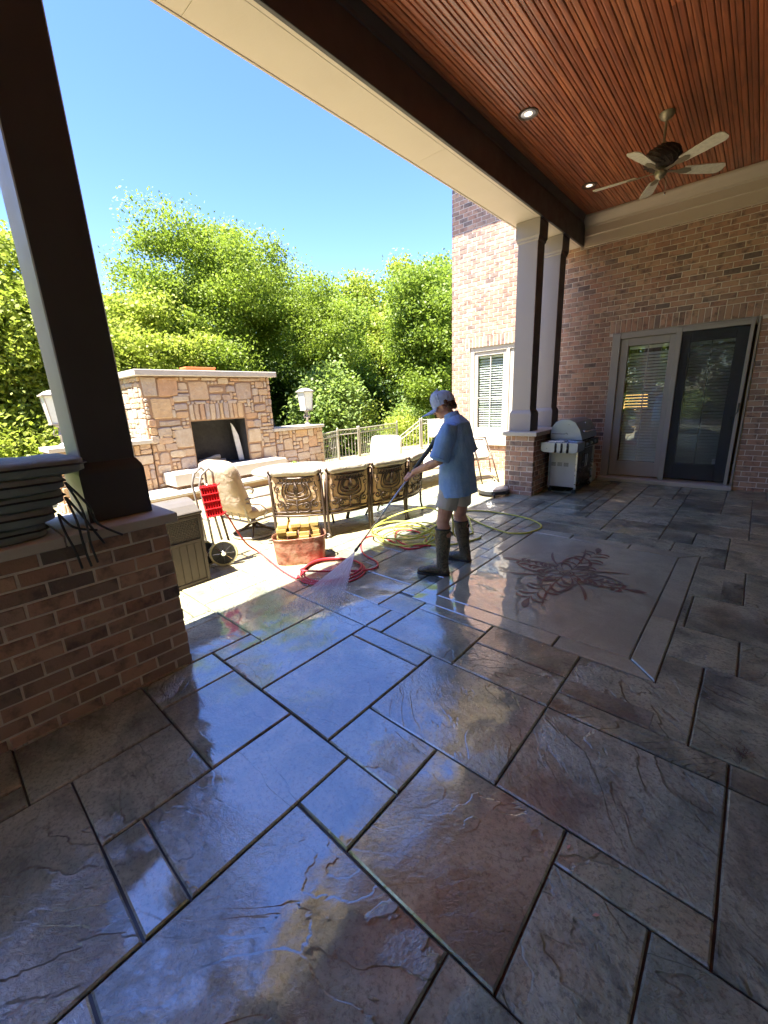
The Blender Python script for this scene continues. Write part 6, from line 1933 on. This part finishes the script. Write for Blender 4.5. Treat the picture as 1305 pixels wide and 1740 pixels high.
# boots
def camo():
    m, nt, b, nn, L = newmat('camouflage_rubber')
    p = wpos(nt)
    v = nz(nt, p, 20, 4, .6, 1.5)
    n2 = nt.nodes.new('ShaderNodeValToRGB'); n2.color_ramp.interpolation = 'CONSTANT'
    L.new(v, n2.inputs[0]); e0 = n2.color_ramp.elements
    e0[0].color = (.06, .05, .03, 1); e0[1].position = .47; e0[1].color = (.14, .115, .07, 1)
    e = e0.new(.56); e.color = (.07, .08, .038, 1); e = e0.new(.66); e.color = (.24, .20, .13, 1)
    L.new(n2.outputs[0], b.inputs['Base Color']); b.inputs['Roughness'].default_value = .42
    L.new(bump(nt, nz(nt, p, 16, 3), .015), b.inputs['Normal'])
    return m
M_camo = camo()
def boot(A_, K_, fdir, label):
    A_ = Vector(A_); K_ = Vector(K_); fd = Vector(fdir).normalized(); sd = fd.cross(up)
    mb = MB()
    top = A_.lerp(K_, .86)
    g0 = Vector((A_.x, A_.y, 0))
    mb.loft([(rel(top), .072, .068, fd), (rel(A_.lerp(K_, .7)), .074, .068, fd), (rel(A_.lerp(K_, .45)), .068, .062, fd), (rel(A_.lerp(K_, .18)), .056, .052, fd), (rel(A_ + up * .0), .055, .048, fd), (rel(g0 + up * .045 - fd * .005), .058, .042, fd), (rel(g0 + up * .016 - fd * .008), .056, .040, fd)], n=20)
    mb.loft([(rel(g0 - fd * .045 + up * .05), .036, .044, up), (rel(g0 + fd * .03 + up * .055), .046, .044, up), (rel(g0 + fd * .10 + up * .05), .040, .046, up), (rel(g0 + fd * .165 + up * .044), .030, .048, up), (rel(g0 + fd * .215 + up * .036), .022, .038, up), (rel(g0 + fd * .238 + up * .032), .012, .020, up)], n=18)
    o = link('boot', bake(mb, .006, 3, lambda c: .003 * mnoise.noise(c * 22)), M_camo, person)
    sole = []
    for t, w in ((-.065, .022), (-.05, .040), (0, .044), (.05, .038), (.10, .045), (.16, .051), (.21, .043), (.238, .022)):
        sole.append((t, w))
    poly = [(t, -w) for t, w in sole] + [(t, w) for t, w in sole[::-1]]
    mm = Matrix((fd, up.cross(fd), up)).transposed().to_4x4(); mm.translation = rel(g0)
    link('sole', MB().prism(poly, .002, .024, .003, to=mm), M_black, o)
    c_ = rel(top)
    link('boot_rim', MB().tube([c_ + fd * .073 * math.cos(t) + sd * .069 * math.sin(t) for t in [2 * math.pi * i / 22 for i in range(22)]], .0055, 6, closed=True), M_black, o, smooth='all')
    link('strap', MB().tube([c_ - up * .035 - fd * .07 + sd * .01, c_ - up * .04 - fd * .085, c_ - up * .05 - fd * .085 - sd * .02], .008, 6), M_black, o, smooth='all')
boot(LA, LK, (-.90, -.42, 0), 'l'); boot(RA, RK, (-.97, -.20, 0), 'r')

# wand
wand = empty('pressure_wand', tuple(GL), 'black gripped pressure washer wand with a long steel lance held by the person', 'pressure washer wand')
def wrl(p): return Vector(p) - GL
link('grip_sleeve', MB().tube([wrl(WA - wd * .015), wrl(WA + wd * .03), wrl(WA + wd * .14), wrl(WA + wd * .28), wrl(WA + wd * .46), wrl(WA + wd * .50)], [.020, .026, .021, .019, .019, .014], 12), M_blackplastic, wand, smooth='all')
link('trigger_grip', MB().tube([wrl(WA + wd * .04), wrl(GR + gax * .05 + Vector((.02, .01, 0))), wrl(GR + gax * .13 + Vector((.02, .01, 0)))], [.020, .017, .018], 10), M_blackplastic, wand, smooth='all')
link('trigger', MB().tube([wrl(WA + wd * .09 - up * .015), wrl(WA + wd * .07 - up * .07), wrl(WA + wd * .05 - up * .10)], .007, 7), M_blackplastic, wand, smooth='all')
link('trigger_guard', MB().tube([wrl(WA + wd * .13 - up * .01), wrl(WA + wd * .13 - up * .08), wrl(WA + wd * .06 - up * .14), wrl(GR + gax * .13)], .006, 7), M_blackplastic, wand, smooth='all')
link('lance', MB().tube([wrl(WA + wd * .49), wrl(WT - wd * .10)], .0085, 10), M_steel, wand, smooth='all')
link('nozzle_coupler', MB().tube([wrl(WT - wd * .11), wrl(WT - wd * .05), wrl(WT - wd * .04), wrl(WT - wd * .012)], [.012, .012, .016, .015], 10), M_black, wand, smooth='all')
link('nozzle', MB().tube([wrl(WT - wd * .012), wrl(WT)], [.009, .007], 8), M_chrome, wand)
hs = catmull([GR + gax * .13, GR + Vector((.01, .03, -.24)), GR + Vector((-.06, .16, -.50)), GR + Vector((-.10, .40, -.85)), Vector((-2.35, 3.75, .12)), Vector((-2.4, 4.0, .012)), Vector((-2.36, 4.2, .012))], 6)
tag(link('yellow_hose', MB().tube(hs, .0095, 7), M_hyel, smooth='all'), 'yellow hose hanging from the trigger grip to the floor behind the person', 'hose')

# spray: a thin flat fan of water from the nozzle to the floor
def spray_mat():
    m, nt, b, nn, L = newmat('water_spray')
    b.inputs['Base Color'].default_value = (.93, .93, .95, 1); b.inputs['Roughness'].default_value = .6
    uv = nt.nodes.new('ShaderNodeUVMap')
    sx = nt.nodes.new('ShaderNodeSeparateXYZ'); L.new(uv.outputs[0], sx.inputs[0])
    st_ = nz(nt, scalev(nt, uv.outputs[0], (26, 1.3, 1)), 1.6, 5, .7)
    fade = mapr(nt, sx.outputs[1], .0, 1.0, .95, .12)
    edge = mathn(nt, 'MULTIPLY', mapr(nt, sx.outputs[0], 0, .08, 0, 1), mapr(nt, sx.outputs[0], .90, 1, 1, 0))
    a = mathn(nt, 'MULTIPLY', mathn(nt, 'MULTIPLY', fade, edge), mapr(nt, st_, .35, .65, .45, 1.0), clamp=True)
    tp = nt.nodes.new('ShaderNodeBsdfTransparent'); tl = nt.nodes.new('ShaderNodeBsdfTranslucent'); tl.inputs['Color'].default_value = (.93, .93, .95, 1)
    m1 = nt.nodes.new('ShaderNodeMixShader'); m1.inputs[0].default_value = .5
    L.new(b.outputs[0], m1.inputs[1]); L.new(tl.outputs[0], m1.inputs[2])
    mx = nt.nodes.new('ShaderNodeMixShader'); L.new(a, mx.inputs[0]); L.new(tp.outputs[0], mx.inputs[1]); L.new(m1.outputs[0], mx.inputs[2])
    L.new(mx.outputs[0], nt.nodes['Material Output'].inputs[0])
    return m
A_, B_ = Vector((-2.68, 1.62, .0)), Vector((-2.20, 1.90, .0))
dirm = ((A_ + B_) / 2 - WT); nrmS = (B_ - A_).cross(dirm).normalized()
me = bpy.data.meshes.new('water_spray'); vs = []; fs = []; uvs = []
nu_, nv_ = 10, 14
for side in (-1, 1):
    for j in range(nv_ + 1):
        for i in range(nu_ + 1):
            u = i / nu_; v = j / nv_
            e_ = A_.lerp(B_, u); s0_ = WT + (B_ - A_).normalized() * (u - .5) * .012
            p = s0_.lerp(e_, v) + nrmS * side * (.003 + .030 * v) * math.sin(math.pi * min(max(u, .02), .98)) + Vector((0, 0, -.05 * v * (1 - v)))
            p.z = max(p.z, .006)
            vs.append(p); uvs.append((u, v))
Wn = (nu_ + 1) * (nv_ + 1)
for s in (0, 1):
    for j in range(nv_):
        for i in range(nu_):
            a = s * Wn + j * (nu_ + 1) + i; q = (a, a + 1, a + nu_ + 2, a + nu_ + 1); fs.append(q if s else q[::-1])
me.from_pydata(vs, [], fs); ul = me.uv_layers.new(name='UVMap')
for lp in me.loops: ul.data[lp.index].uv = uvs[lp.vertex_index]
me.polygons.foreach_set('use_smooth', [True] * len(me.polygons))
sp = link('water_spray', me, spray_mat()); tag(sp, 'white fan of water spraying from the wand onto the wet floor', 'water spray', kind='stuff')
dr = MB(); RD = random.Random(6)
for k in range(800):
    u = RD.random(); v = RD.betavariate(4, .8)
    p = WT.lerp(A_.lerp(B_, -.12 + 1.24 * u), v) + Vector((RD.gauss(-.01, .06), RD.gauss(-.02, .06), abs(RD.gauss(0, .03)))) * v
    p.z = max(p.z, .008); s = RD.uniform(.0012, .003)
    dr.ell(p, (s, s, s * 1.6), 5, 3)
drm, nt, b, nn, L = newmat('water_drop'); b.inputs['Base Color'].default_value = (.9, .92, .95, 1); b.inputs['Roughness'].default_value = .1
tag(link('spray_droplets', dr, drm), 'tiny water droplets thrown off the spray', 'water drops', kind='stuff')
